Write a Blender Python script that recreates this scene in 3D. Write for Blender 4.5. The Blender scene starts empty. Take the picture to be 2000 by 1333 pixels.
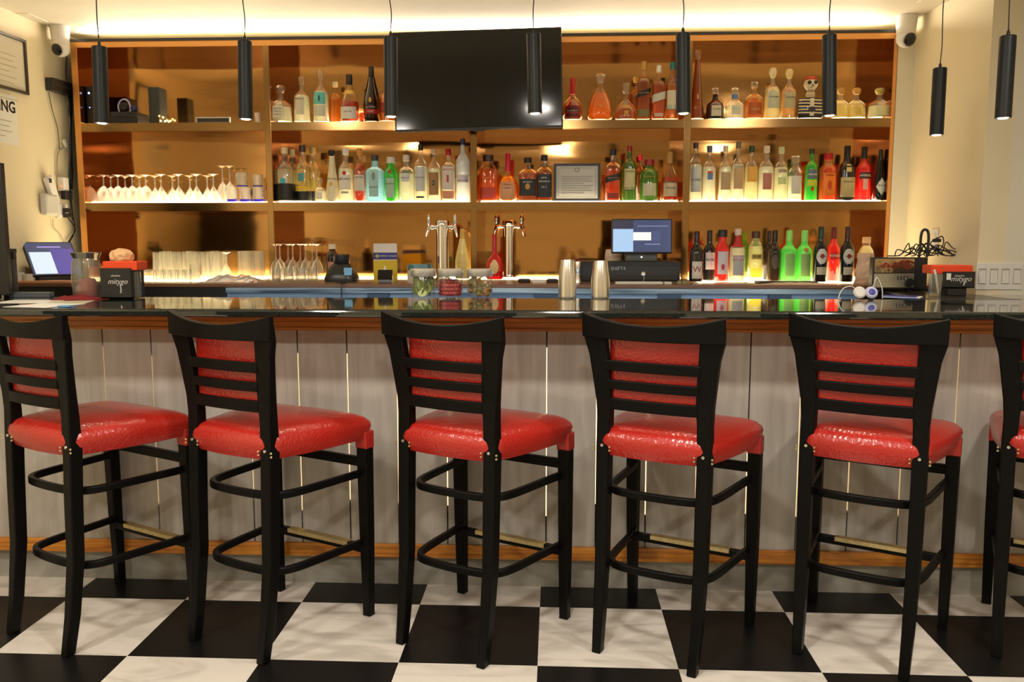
import bpy, bmesh, math, random
from mathutils import Vector, Matrix
random.seed(7)
SC = bpy.context.scene
C = SC.collection
PI = math.pi
# ------------------------------------------------------------------ camera
YAW, PITCH, FPX = .0491, .1164, 1695.4
CO = Vector((.0489, -2.6926, 1.3833))
_f = Vector((-math.sin(YAW)*math.cos(PITCH), math.cos(YAW)*math.cos(PITCH), -math.sin(PITCH)))
_r = Vector((math.cos(YAW), math.sin(YAW), 0))
_u = _r.cross(_f)
cd = bpy.data.cameras.new('camera'); cam = bpy.data.objects.new('camera', cd); C.objects.link(cam)
cd.sensor_width = 36; cd.lens = 36*FPX/2000; cd.clip_start = .05; cd.clip_end = 60
cam.matrix_world = Matrix(((_r.x, _u.x, -_f.x, CO.x), (_r.y, _u.y, -_f.y, CO.y), (_r.z, _u.z, -_f.z, CO.z), (0, 0, 0, 1)))
SC.camera = cam
# measured directions: where a sight line of the photograph meets a real surface
def _ray(x, y): return _f + _r*((x-1000)/FPX) - _u*((y-666.5)/FPX)
def at_y(x, y, Y): d = _ray(x, y); return CO + d*((Y-CO.y)/d.y)
def at_z(x, y, Z): d = _ray(x, y); return CO + d*((Z-CO.z)/d.z)
def at_x(x, y, X): d = _ray(x, y); return CO + d*((X-CO.x)/d.x)
# ------------------------------------------------------------------ view, world, lights
SC.view_settings.view_transform = 'Standard'; SC.view_settings.look = 'None'
SC.view_settings.gamma = 1; SC.view_settings.use_curve_mapping = False
SC.view_settings.exposure = 0.0
SC.cycles.max_bounces = 9; SC.cycles.diffuse_bounces = 3; SC.cycles.glossy_bounces = 5
SC.cycles.transmission_bounces = 4; SC.cycles.transparent_max_bounces = 24
SC.cycles.caustics_reflective = False; SC.cycles.caustics_refractive = False
SC.cycles.sample_clamp_indirect = 4
w = bpy.data.worlds.new('world'); SC.world = w; w.use_nodes = True
w.node_tree.nodes['Background'].inputs[0].default_value = (1, .85, .65, 1)
w.node_tree.nodes['Background'].inputs[1].default_value = .15
def lamp(name, kind, loc, energy, col, size=.2, size_y=None, rot=(0, 0, 0), spot=None, blend=.6):
    l = bpy.data.lights.new(name, kind); l.energy = energy; l.color = col
    if kind == 'AREA':
        l.size = size
        if size_y: l.shape = 'RECTANGLE'; l.size_y = size_y
        else: l.shape = 'DISK'
    else: l.shadow_soft_size = size
    if kind == 'SPOT': l.spot_size = spot; l.spot_blend = blend
    o = bpy.data.objects.new(name, l); C.objects.link(o); o.location = loc; o.rotation_euler = rot
    return o
WARM = (1, .84, .64)
# recessed ceiling downlights over the guests' side, and one over the bar top
for i, (x, y, e) in enumerate([(-1.9, -.95, 22), (-.1, -.95, 22), (1.7, -.95, 22), (-1.6, -2.5, 27), (0.1, -2.5, 27), (1.9, -2.5, 30)]):
    lamp('ceiling_downlight', 'AREA', (x, y, 2.53), e, (1, .92, .82), .20)
# LED tape along the top of the back bar, washing the ceiling
lamp('cove_light', 'AREA', (-.4, 2.30, 2.512), 33, (1, .87, .68), 4.4, .03, rot=(-PI/2-.55, 0, 0))
# added cool fill under the bar top, brightening the blue counter front
lamp('added_blue_fill', 'AREA', (-.1, 1.06, 1.06), 2.2, (.66, .84, 1), 3.4, .05, rot=(PI/2+.1, 0, 0))
# ------------------------------------------------------------------ materials
MT = {}
def nt(name):
    m = bpy.data.materials.new(name); m.use_nodes = True; n = m.node_tree
    MT[name] = m
    return m, n, n.nodes['Principled BSDF']
def c4(c): return (c[0], c[1], c[2], 1)
def srgb(r, g, b):
    def f(v): v /= 255; return v/12.92 if v <= .04045 else ((v+.055)/1.055)**2.4
    return (f(r), f(g), f(b))
def pm(name, col, rough=.5, metal=0, coat=0, bump=0, bscale=40, var=0, vscale=8, spec=.5):
    if name in MT: return MT[name]
    m, n, p = nt(name)
    p.inputs['Roughness'].default_value = rough; p.inputs['Metallic'].default_value = metal
    p.inputs['Coat Weight'].default_value = coat; p.inputs['Coat Roughness'].default_value = .1
    p.inputs['Specular IOR Level'].default_value = spec
    tc = n.nodes.new('ShaderNodeTexCoord')
    no = n.nodes.new('ShaderNodeTexNoise'); no.inputs['Scale'].default_value = vscale; no.inputs['Detail'].default_value = 3
    n.links.new(tc.outputs['Object'], no.inputs['Vector'])
    mx = n.nodes.new('ShaderNodeMix'); mx.data_type = 'RGBA'
    k = max(var, .03)
    mx.inputs[6].default_value = c4([max(0, v*(1-k)) for v in col]); mx.inputs[7].default_value = c4([min(1, v*(1+k)) for v in col])
    n.links.new(no.outputs['Fac'], mx.inputs[0]); n.links.new(mx.outputs[2], p.inputs['Base Color'])
    if bump:
        b = n.nodes.new('ShaderNodeBump'); b.inputs['Strength'].default_value = bump; b.inputs['Distance'].default_value = .01
        n2 = n.nodes.new('ShaderNodeTexNoise'); n2.inputs['Scale'].default_value = bscale
        n.links.new(tc.outputs['Object'], n2.inputs['Vector'])
        n.links.new(n2.outputs['Fac'], b.inputs['Height']); n.links.new(b.outputs[0], p.inputs['Normal'])
    return m
def em(name, col, strength):
    if name in MT: return MT[name]
    m, n, p = nt(name); p.inputs['Base Color'].default_value = c4([v*.6 for v in col] if strength > 1.5 else (.01, .01, .012))
    p.inputs['Roughness'].default_value = .3
    p.inputs['Emission Color'].default_value = c4(col); p.inputs['Emission Strength'].default_value = strength
    return m
def glass(name, col, haze=.2, tint=None, clear=None, edge=.75):
    """thin coloured glass or liquid: mostly see-through, a little scattering, glossy skin"""
    if name in MT: return MT[name]
    m, n, p = nt(name); n.nodes.remove(p); out = n.nodes['Material Output']
    tr = n.nodes.new('ShaderNodeBsdfTransparent'); tr.inputs[0].default_value = c4(clear or col)
    tl = n.nodes.new('ShaderNodeBsdfTranslucent'); tl.inputs[0].default_value = c4(tint or col)
    df = n.nodes.new('ShaderNodeBsdfDiffuse'); df.inputs[0].default_value = c4(tint or col)
    a = n.nodes.new('ShaderNodeMixShader'); a.inputs[0].default_value = .4
    n.links.new(tl.outputs[0], a.inputs[1]); n.links.new(df.outputs[0], a.inputs[2])
    b = n.nodes.new('ShaderNodeMixShader'); b.inputs[0].default_value = haze
    n.links.new(tr.outputs[0], b.inputs[1]); n.links.new(a.outputs[0], b.inputs[2])
    gl = n.nodes.new('ShaderNodeBsdfGlossy'); gl.inputs['Roughness'].default_value = .06
    lw = n.nodes.new('ShaderNodeLayerWeight'); lw.inputs[0].default_value = .25
    mr = n.nodes.new('ShaderNodeMapRange'); mr.inputs[3].default_value = .04; mr.inputs[4].default_value = edge
    n.links.new(lw.outputs['Facing'], mr.inputs[0])
    c = n.nodes.new('ShaderNodeMixShader')
    n.links.new(mr.outputs[0], c.inputs[0]); n.links.new(b.outputs[0], c.inputs[1]); n.links.new(gl.outputs[0], c.inputs[2])
    n.links.new(c.outputs[0], out.inputs[0])
    return m
GLASS = glass('clear_glass', (.97, .97, .94), .05, tint=(1, .95, .85))
FROST = glass('frosted_glass', (.85, .88, .9), .75, tint=(.92, .93, .92))
JARG = glass('jar_glass', (.98, .98, .97), .01, tint=(1, 1, 1), edge=.3)
WARE = glass('glassware', (.97, .97, .95), .13, tint=(1, .94, .80))
# copper mirror
def copper(name, col, rough, bump, bs, stretch=(1, 1, 1)):
    m, n, p = nt(name); p.inputs['Base Color'].default_value = c4(col); p.inputs['Metallic'].default_value = 1
    p.inputs['Roughness'].default_value = rough
    tc = n.nodes.new('ShaderNodeTexCoord'); mp = n.nodes.new('ShaderNodeMapping'); mp.inputs['Scale'].default_value = stretch
    no = n.nodes.new('ShaderNodeTexNoise'); no.inputs['Scale'].default_value = bs; no.inputs['Detail'].default_value = 1
    b = n.nodes.new('ShaderNodeBump'); b.inputs['Strength'].default_value = bump; b.inputs['Distance'].default_value = .05
    n.links.new(tc.outputs['Object'], mp.inputs[0]); n.links.new(mp.outputs[0], no.inputs['Vector'])
    n.links.new(no.outputs['Fac'], b.inputs['Height']); n.links.new(b.outputs[0], p.inputs['Normal'])
    return m
COPM = copper('copper_mirror', (.47, .25, .085), .08, .11, 2.6, (.6, 1, 2.6))
COPF = copper('copper_satin_edge', (.35, .21, .08), .15, .05, 2.5)
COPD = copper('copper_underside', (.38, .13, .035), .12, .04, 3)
CHROME = pm('chrome', (.85, .85, .85), .08, 1)
STEEL = pm('brushed_steel', (.82, .79, .72), .24, 1)
BLACK = pm('black_plastic', (.012, .012, .013), .35)
BLKM = pm('matte_black', (.02, .022, .024), .55)
WHITE = pm('white_plastic', (.8, .78, .74), .4)
PAPER = pm('white_paper', (.82, .80, .74), .7)
# painted walls
WALLM = pm('beige_wall_paint', srgb(238, 224, 190), .6, bump=.05, bscale=120, var=.03, vscale=2)
WALLG = pm('grey_wall_paint', srgb(232, 226, 206), .6, bump=.05, bscale=120, var=.03, vscale=2)
CEILM = pm('ceiling_paint', srgb(240, 232, 218), .7, bump=.03, bscale=90)
def floor_mat():
    m, n, p = nt('checker_marble_tile'); T = .457
    g = n.nodes.new('ShaderNodeNewGeometry')
    mp = n.nodes.new('ShaderNodeVectorMath'); mp.operation = 'ADD'; mp.inputs[1].default_value = (T*21, T*20, .3)
    ck = n.nodes.new('ShaderNodeTexChecker'); ck.inputs['Scale'].default_value = 1/T
    n.links.new(g.outputs['Position'], mp.inputs[0]); n.links.new(mp.outputs[0], ck.inputs['Vector'])
    wv = n.nodes.new('ShaderNodeTexNoise'); wv.inputs['Scale'].default_value = 2.2; wv.inputs['Detail'].default_value = 6; wv.inputs['Distortion'].default_value = 1.4
    mm = n.nodes.new('ShaderNodeMapping'); mm.inputs['Rotation'].default_value = (0, 0, .6); mm.inputs['Scale'].default_value = (1, 3.2, 1)
    n.links.new(g.outputs['Position'], mm.inputs[0]); n.links.new(mm.outputs[0], wv.inputs['Vector'])
    cr = n.nodes.new('ShaderNodeValToRGB'); cr.color_ramp.elements[0].position = .36; cr.color_ramp.elements[0].color = c4(srgb(196, 189, 177))
    cr.color_ramp.elements[1].position = .52; cr.color_ramp.elements[1].color = c4(srgb(226, 219, 207))
    n.links.new(wv.outputs['Fac'], cr.inputs[0])
    mx = n.nodes.new('ShaderNodeMix'); mx.data_type = 'RGBA'; mx.inputs[6].default_value = c4((.006, .006, .006))
    n.links.new(cr.outputs[0], mx.inputs[7]); n.links.new(ck.outputs['Fac'], mx.inputs[0])
    n.links.new(mx.outputs[2], p.inputs['Base Color'])
    p.inputs['Roughness'].default_value = .34; p.inputs['Specular IOR Level'].default_value = .35
    return m
def wood(name, c1, c2, scale=(6, 6, 60), rough=.45, vert=False, blotch=0):
    m, n, p = nt(name); tc = n.nodes.new('ShaderNodeTexCoord'); mp = n.nodes.new('ShaderNodeMapping'); mp.inputs['Scale'].default_value = scale
    no = n.nodes.new('ShaderNodeTexNoise'); no.inputs['Scale'].default_value = 1; no.inputs['Detail'].default_value = 5; no.inputs['Distortion'].default_value = .4
    n.links.new(tc.outputs['Object'], mp.inputs[0]); n.links.new(mp.outputs[0], no.inputs['Vector'])
    cr = n.nodes.new('ShaderNodeValToRGB'); cr.color_ramp.elements[0].position = .32; cr.color_ramp.elements[0].color = c4(c1)
    cr.color_ramp.elements[1].position = .66; cr.color_ramp.elements[1].color = c4(c2)
    n.links.new(no.outputs['Fac'], cr.inputs[0]); n.links.new(cr.outputs[0], p.inputs['Base Color'])
    p.inputs['Roughness'].default_value = rough
    return m
ORANGEW = wood('orange_oak', srgb(176, 100, 30), srgb(228, 154, 58), (3, 3, 90))
GREYW = wood('grey_whitewashed_plank', srgb(172, 165, 154), srgb(198, 192, 182), (22, 22, 2.0), .55)
KICKW = wood('grey_worn_kickboard', srgb(130, 127, 120), srgb(172, 169, 160), (5, 5, 7), .6)
def granite():
    m, n, p = nt('dark_green_granite'); tc = n.nodes.new('ShaderNodeTexCoord')
    no = n.nodes.new('ShaderNodeTexNoise'); no.inputs['Scale'].default_value = 420; no.inputs['Detail'].default_value = 3
    n.links.new(tc.outputs['Object'], no.inputs['Vector'])
    cr = n.nodes.new('ShaderNodeValToRGB'); cr.color_ramp.elements[0].position = .5; cr.color_ramp.elements[0].color = c4((.012, .016, .013))
    cr.color_ramp.elements[1].position = .72; cr.color_ramp.elements[1].color = c4((.045, .055, .045))
    n.links.new(no.outputs['Fac'], cr.inputs[0]); n.links.new(cr.outputs[0], p.inputs['Base Color'])
    p.inputs['Roughness'].default_value = .07; p.inputs['Specular IOR Level'].default_value = .75; p.inputs['Coat Weight'].default_value = .6
    p.inputs['Coat Roughness'].default_value = .03
    return m
GRAN = granite()
def vinyl():
    m, n, p = nt('red_embossed_vinyl'); tc = n.nodes.new('ShaderNodeTexCoord')
    p.inputs['Base Color'].default_value = c4(srgb(184, 38, 28)); p.inputs['Roughness'].default_value = .33
    p.inputs['Coat Weight'].default_value = .5; p.inputs['Coat Roughness'].default_value = .16
    vo = n.nodes.new('ShaderNodeTexVoronoi'); vo.inputs['Scale'].default_value = 95
    n.links.new(tc.outputs['Object'], vo.inputs['Vector'])
    no = n.nodes.new('ShaderNodeTexNoise'); no.inputs['Scale'].default_value = 9
    n.links.new(tc.outputs['Object'], no.inputs['Vector'])
    ad = n.nodes.new('ShaderNodeMath'); ad.operation = 'MULTIPLY_ADD'; n.links.new(no.outputs['Fac'], ad.inputs[0]); ad.inputs[1].default_value = 2.0; n.links.new(vo.outputs['Distance'], ad.inputs[2])
    b = n.nodes.new('ShaderNodeBump'); b.inputs['Strength'].default_value = .35; b.inputs['Distance'].default_value = .003
    n.links.new(ad.outputs[0], b.inputs['Height']); n.links.new(b.outputs[0], p.inputs['Normal']); n.links.new(b.outputs[0], p.inputs['Coat Normal'])
    return m
VINYL = vinyl()
BLKWOOD = pm('black_lacquered_wood', (.004, .0037, .0034), .38, coat=.0, var=.2, vscale=30, spec=.13)
BRASS = pm('worn_brass', (.80, .62, .32), .38, 1, var=.35, vscale=60)
# ------------------------------------------------------------------ mesh helpers
def box(bm, x0, x1, y0, y1, z0, z1):
    vs = [bm.verts.new(p) for p in ((x0, y0, z0), (x1, y0, z0), (x1, y1, z0), (x0, y1, z0), (x0, y0, z1), (x1, y0, z1), (x1, y1, z1), (x0, y1, z1))]
    for f in ((3, 2, 1, 0), (4, 5, 6, 7), (0, 1, 5, 4), (1, 2, 6, 5), (2, 3, 7, 6), (3, 0, 4, 7)): bm.faces.new([vs[i] for i in f])
    return vs
def BX(*a):
    bm = bmesh.new(); box(bm, *a); return bm
def lathe(prof, seg=24, ex=2.0, dp=1.0, cx=0, cy=0, closed=True, bm=None):
    """prof: (radius, z) list. ex > 2 squares the section, dp flattens it front to back"""
    bm = bm or bmesh.new(); rings = []
    for r, z in prof:
        ring = []
        for k in range(seg):
            a = 2*PI*(k+.5)/seg; ca, sa = math.cos(a), math.sin(a)
            q = (abs(ca)**ex+abs(sa)**ex)**(-1/ex)
            ring.append(bm.verts.new((cx+r*q*ca, cy+r*q*sa*dp, z)))
        rings.append(ring)
    for a, b in zip(rings, rings[1:]):
        for k in range(seg):
            j = (k+1) % seg; bm.faces.new((a[k], a[j], b[j], b[k]))
    if closed:
        bm.faces.new(rings[0][::-1]); bm.faces.new(rings[-1])
    return bm
def stations(st, bm=None):
    """rectangular section through (x, y, z, width, depth) stations stacked in z"""
    bm = bm or bmesh.new(); rr = []
    for x, y, z, ww, dd in st:
        rr.append([bm.verts.new((x+a*ww/2, y+b*dd/2, z)) for a, b in ((-1, -1), (1, -1), (1, 1), (-1, 1))])
    for a, b in zip(rr, rr[1:]):
        for k in range(4): bm.faces.new((a[k], a[(k+1) % 4], b[(k+1) % 4], b[k]))
    bm.faces.new(rr[0][::-1]); bm.faces.new(rr[-1])
    return bm
def strip(pts, hw, bm=None):
    """bar along pts (x, y, z_low, z_high), half thickness hw sideways"""
    bm = bm or bmesh.new(); rr = []
    for i, p in enumerate(pts):
        a = pts[max(0, i-1)]; b = pts[min(len(pts)-1, i+1)]
        t = Vector((b[0]-a[0], b[1]-a[1], 0)).normalized(); nn = Vector((-t.y, t.x, 0))*hw
        rr.append([bm.verts.new((p[0]+s*nn.x, p[1]+s*nn.y, z)) for s, z in ((-1, p[2]), (1, p[2]), (1, p[3]), (-1, p[3]))])
    for a, b in zip(rr, rr[1:]):
        for k in range(4): bm.faces.new((a[k], a[(k+1) % 4], b[(k+1) % 4], b[k]))
    bm.faces.new(rr[0][::-1]); bm.faces.new(rr[-1])
    return bm
def tube(pts, r, seg=8, bm=None):
    bm = bm or bmesh.new(); rr = []; pts = [Vector(p) for p in pts]
    up = Vector((.13, .31, .94)); prev = None
    for i, p in enumerate(pts):
        t = (pts[min(len(pts)-1, i+1)]-pts[max(0, i-1)]).normalized()
        if prev is None: a = t.cross(up).normalized() if abs(t.dot(up)) < .95 else t.cross(Vector((1, 0, 0))).normalized()
        else: a = (prev - t*prev.dot(t)).normalized()
        prev = a; b = t.cross(a); rad = r[i] if isinstance(r, (list, tuple)) else r
        rr.append([bm.verts.new(p + (a*math.cos(2*PI*k/seg)+b*math.sin(2*PI*k/seg))*rad) for k in range(seg)])
    for a, b in zip(rr, rr[1:]):
        for k in range(seg): bm.faces.new((a[k], a[(k+1) % seg], b[(k+1) % seg], b[k]))
    bm.faces.new(rr[0][::-1]); bm.faces.new(rr[-1])
    return bm
def curve_pts(pts, n=8):
    """Catmull-Rom through pts"""
    P = [Vector(p) for p in pts]; P = [P[0]*2-P[1]]+P+[P[-1]*2-P[-2]]; out = []
    for i in range(1, len(P)-2):
        for k in range(n):
            t = k/n; a, b, c, d = P[i-1:i+3]
            out.append(.5*((2*b)+(c-a)*t+(2*a-5*b+4*c-d)*t*t+(3*b-a-3*c+d)*t**3))
    out.append(P[-2]); return out
def obj(name, bm, m, parent=None, smooth=False, bevel=0, seg=2, loc=None, rot=None, sub=0):
    bmesh.ops.recalc_face_normals(bm, faces=bm.faces)
    me = bpy.data.meshes.new(name); bm.to_mesh(me); bm.free()
    for mm in (m if isinstance(m, list) else [m]): me.materials.append(mm)
    if smooth:
        for p in me.polygons: p.use_smooth = True
    o = bpy.data.objects.new(name, me); C.objects.link(o)
    if parent: o.parent = parent
    if loc is not None: o.location = loc
    if rot is not None: o.rotation_euler = rot
    if bevel:
        b = o.modifiers.new('bevel', 'BEVEL'); b.width = bevel; b.segments = seg; b.limit_method = 'ANGLE'; b.angle_limit = .6
    if sub:
        b = o.modifiers.new('sub', 'SUBSURF'); b.levels = b.render_levels = sub
    if smooth: 
        try: me.set_sharp_from_angle(angle=.7)
        except Exception: pass
    return o
def thing(name, label, cat, loc=(0, 0, 0), rz=0, group=None):
    o = bpy.data.objects.new(name, None); C.objects.link(o); o.location = loc; o.rotation_euler = (0, 0, rz)
    o.empty_display_size = .05
    return tag(o, label, cat, group)
def tag(o, label, cat, group=None, kind=None):
    o['label'] = label; o['category'] = cat
    if group: o['group'] = group
    if kind: o['kind'] = kind
    return o
def struct(name, bm, m, **k):
    o = obj(name, bm, m, **k); o['kind'] = 'structure'; return o
def dup(root, loc, rz, label=None, group=None):
    r = root.copy(); C.objects.link(r); r.location = loc; r.rotation_euler = (0, 0, rz)
    if label: r['label'] = label
    if group: r['group'] = group
    for ch in list(root.children):
        c = ch.copy(); C.objects.link(c); c.parent = r
        for g in ch.children:
            d = g.copy(); C.objects.link(d); d.parent = c
    return r
DG = None
def text_bm(s, size, depth=.0006, font_shear=0, ax=1.0, bold=0):
    """letters in the XZ plane, centred, facing -Y"""
    cu = bpy.data.curves.new('letters', 'FONT'); cu.body = s; cu.size = size; cu.align_x = 'CENTER'; cu.align_y = 'CENTER'
    cu.extrude = depth/2; cu.offset = bold; cu.shear = font_shear; cu.resolution_u = 2
    o = bpy.data.objects.new('letters', cu); C.objects.link(o)
    dg = bpy.context.evaluated_depsgraph_get(); dg.update()
    me = bpy.data.meshes.new_from_object(o.evaluated_get(dg))
    bpy.data.objects.remove(o); bpy.data.curves.remove(cu)
    bm = bmesh.new(); bm.from_mesh(me); bpy.data.meshes.remove(me)
    for v in bm.verts: x, y, z = v.co; v.co = (x*ax, -z, y)
    return bm
# ------------------------------------------------------------------ the room
XL, XR, ZC = -2.75, 1.97, 2.55
struct('floor', BX(-2.9, 3.7, -5.1, 2.7, -.1, 0), floor_mat())
struct('ceiling', BX(-2.9, 3.7, -5.1, 2.7, ZC, ZC+.1), CEILM)
struct('wall_left', BX(XL-.12, XL, -5.1, 2.7, 0, ZC), WALLM)
struct('wall_back', BX(XL, XR+.1, 2.56, 2.68, 0, ZC), WALLM)
struct('wall_right', BX(XR, XR+.12, 1.37, 2.56, 0, ZC), WALLM)
struct('wall_right_front', BX(XR+.12, 3.7, 1.37, 1.49, 0, ZC), WALLG)
struct('wall_far_right', BX(3.58, 3.7, -5.1, 1.37, 0, ZC), WALLM)
struct('wall_rear', BX(-2.9, 3.7, -5.1, -4.98, 0, ZC), WALLM)
struct('trim_1', BX(1.879, XR, 2.2, 2.56, 1.16, 2.486), WALLG)
# slot diffusers flush in the ceiling
for i, (xa, xb, y) in enumerate([(28, 96, 43), (1790, 1865, 5)]):
    a = at_z(xa, y, ZC); b = at_z(xb, y, ZC)
    o = obj('ceiling_access_panel', BX(a.x, b.x, a.y-.18, a.y, ZC-.003, ZC), CEILM, bevel=.001)
    tag(o, ['thin white access panel flush in the ceiling by the left wall', 'thin white access panel flush in the ceiling by the right wall'][i], 'ceiling panel')
# ------------------------------------------------------------------ back bar shelving
YS, YB = 2.2, 2.50
ZT = 1.16                           # back counter top
ROWZ = {1: 2.037, 2: 1.592}
XU = [(-2.669, -2.634), (-1.577, -1.543), (-.422, -.389), (.752, .788), (1.858, 1.877)]
shelf = thing('back_bar_shelving', 'long copper mirrored back bar shelving unit with lit shelves full of bottles', 'shelving', (-.4, 2.35, ZT))
def SP(name, bm, m, **k):
    o = obj(name, bm, m, **k); o.parent = shelf; o.matrix_parent_inverse = Matrix.Translation(-shelf.location); return o
COPE = copper('copper_glow_lit_edge', (.72, .36, .12), .42, .05, 2.5)  # brighter copper paints the LED glow onto top board and outer uprights
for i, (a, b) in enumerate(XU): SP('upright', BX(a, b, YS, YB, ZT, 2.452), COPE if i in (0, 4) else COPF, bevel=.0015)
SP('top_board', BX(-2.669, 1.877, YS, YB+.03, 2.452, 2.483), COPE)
SP('black_trim', BX(-2.672, 1.88, YS-.006, YS+.02, 2.483, 2.497), BLACK)
led = em('warm_led_strip', (1, .72, .32), 22)
SP('cove_light_strip', BX(-2.6, 1.85, 2.27, 2.29, 2.483, 2.492), led)
LEDP = {1: em('shelf_light_panel_soft', (1, .80, .48), 7.0), 2: em('shelf_light_panel', (1, .83, .56), 10), 3: em('counter_light_panel', (1, .80, .46), 6.0)}
for (a0, a), (b, b0) in zip(XU, XU[1:]):
    SP('back_panel', BX(a, b, YB, YB+.03, ZT, 2.452), COPM)
    for r, z in ROWZ.items():
        SP('shelf_board', BX(a, b, YS+.001, YB, z-.046, z), COPF)
        SP('light_panel', BX(a+.02, b-.02, YS+(.07 if r == 1 else .03), YB-.02, z, z+.006), LEDP[r])
    SP('light_panel', BX(a+.02, b-.02, 1.88 if a < -2 or a > .7 else 2.22, YB-.02, ZT, ZT+.006), LEDP[3])
for (a0, a), (b, b0) in zip(XU, XU[1:]):   # thin mirrored side linings
    for r, (z0, z1) in {1: (2.037, 2.452), 2: (1.592, 1.99), 3: (1.167, 1.546)}.items():
        SP('side_lining', BX(a, a+.002, YS+.004, YB, z0+.006, z1), COPD)
        SP('side_lining', BX(b-.002, b, YS+.004, YB, z0+.006, z1), COPD)
        SP('soffit_lining', BX(a+.002, b-.002, YS+.004, YB, z1-.002, z1), COPD)
# ------------------------------------------------------------------ back counter
bc = thing('back_counter', 'low back counter with dark top and steel front tinted in blue light under the shelves', 'counter', (-.4, 2.0, 0))
def CP(name, bm, m, par, **k):
    o = obj(name, bm, m, **k); o.parent = par; o.matrix_parent_inverse = Matrix.Translation(-par.location); return o
BLUES = wood('blue_light_tinted_steel', srgb(84, 112, 146), srgb(150, 180, 208), (1.4, 8, 34), .3)  # blue light on the front is put into the steel's colour
BLUEL = wood('blue_light_tinted_lip', srgb(38, 56, 78), srgb(176, 200, 216), (1.8, 8, 60), .25)  # dark and pale streaks paint a wavy reflection along the lip
TOPM = pm('brown_counter_top', srgb(120, 84, 58), .25, var=.2)
CP('counter_top', BX(-2.748, 1.968, 1.65, 2.5, 1.142, ZT), TOPM, bc, bevel=.003)
CP('steel_front', BX(-1.62, 1.55, 1.66, 1.69, .1, 1.142), BLUES, bc)
CP('steel_lip', BX(-1.62, 1.55, 1.635, 1.66, 1.115, 1.142), BLUEL, bc, bevel=.004)
CP('black_front', BX(-2.748, -1.62, 1.66, 1.69, .1, 1.142), BLACK, bc)
CP('carcass', BX(-2.7, 1.55, 1.7, 2.4, .1, 1.14), BLACK, bc)
CP('plinth', BX(-2.748, 1.55, 1.72, 2.4, 0, .1), BLACK, bc)
for xa, xb, y in ((718, 760, 573), (1044, 1090, 571), (1285, 1330, 573), (1500, 1545, 573)):
    a = at_y(xa, y, 1.655); b = at_y(xb, y, 1.655)
    CP('cooler_handle', BX(a.x, b.x, 1.645, 1.66, a.z-.05, a.z), pm('dark_blue_handle', (.03, .06, .12), .3), bc, bevel=.003)
# side counter along the right wall
sx = at_z(1850, 590, 1.134).x
sc = thing('side_counter', 'dark side counter along the right wall joining the bar top', 'counter', (1.7, 1.35, 0))
CP('counter_top', BX(sx, XR-.002, 1.02, 1.648, 1.112, 1.134), pm('side_top_dark', (.03, .026, .022), .2), sc, bevel=.003)
CP('side_front', BX(sx+.02, sx+.04, 1.02, 1.648, 0, 1.112), BLACK, sc)
# ------------------------------------------------------------------ the bar
XB0, XB1 = -2.748, 3.578
bar = thing('bar_counter', 'whitewashed grey plank bar front with orange wood trims and glowing gaps', 'bar', (0, .7, 0))
seams = [-.955+.195*k for k in range(-9, 24)]
seams = [s-.005*max(0, s)/1.5 for s in seams]
bm = bmesh.new(); prev = XB0
for s in seams+[XB1]:
    if s-.0025 > prev: box(bm, prev, s-.0025 if s < XB1 else s, .63, .645, .16, 1.104)
    prev = s+.0025
CP('front_panel', bm, GREYW, bar, bevel=.0012, seg=1)
CP('core', BX(XB0, XB1, .70, .80, 0, 1.10), BLACK, bar)
for i, s in enumerate(seams):
    if s > 2.6: continue
    rnd = random.Random(i*7)
    z0, z1 = .30+rnd.uniform(-.04, .06), .955+rnd.uniform(-.03, .02)
    if i % 5 == 3: z1 = .62
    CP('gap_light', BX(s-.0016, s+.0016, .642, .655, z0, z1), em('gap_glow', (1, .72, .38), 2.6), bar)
bm = bmesh.new()
for z0, z1, y in ((1.034, 1.044, .612), (1.044, 1.062, .618), (1.062, 1.067, .612), (1.067, 1.084, .616), (1.084, 1.104, .605)):
    box(bm, XB0, XB1, y, .6305, z0, z1)
CP('top_moulding', bm, ORANGEW, bar)
CP('base_moulding', BX(XB0, XB1, .618, .6305, .122, .178), ORANGEW, bar, bevel=.004)
CP('kickboard', BX(XB0, XB1, .652, .70, 0, .17), KICKW, bar)
bm = BX(XB0, XB1, .372, 1.02, 1.104, 1.134)
top = obj('granite_worktop', bm, GRAN, bevel=.009, seg=3); tag(top, 'long polished dark green granite bar top', 'bar top')
rt = obj('granite_worktop', BX(XR+.13-.13+.002, XB1, 1.02, 1.368, 1.104, 1.134), GRAN); tag(rt, 'granite return of the bar top under the light switches', 'bar top')
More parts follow.
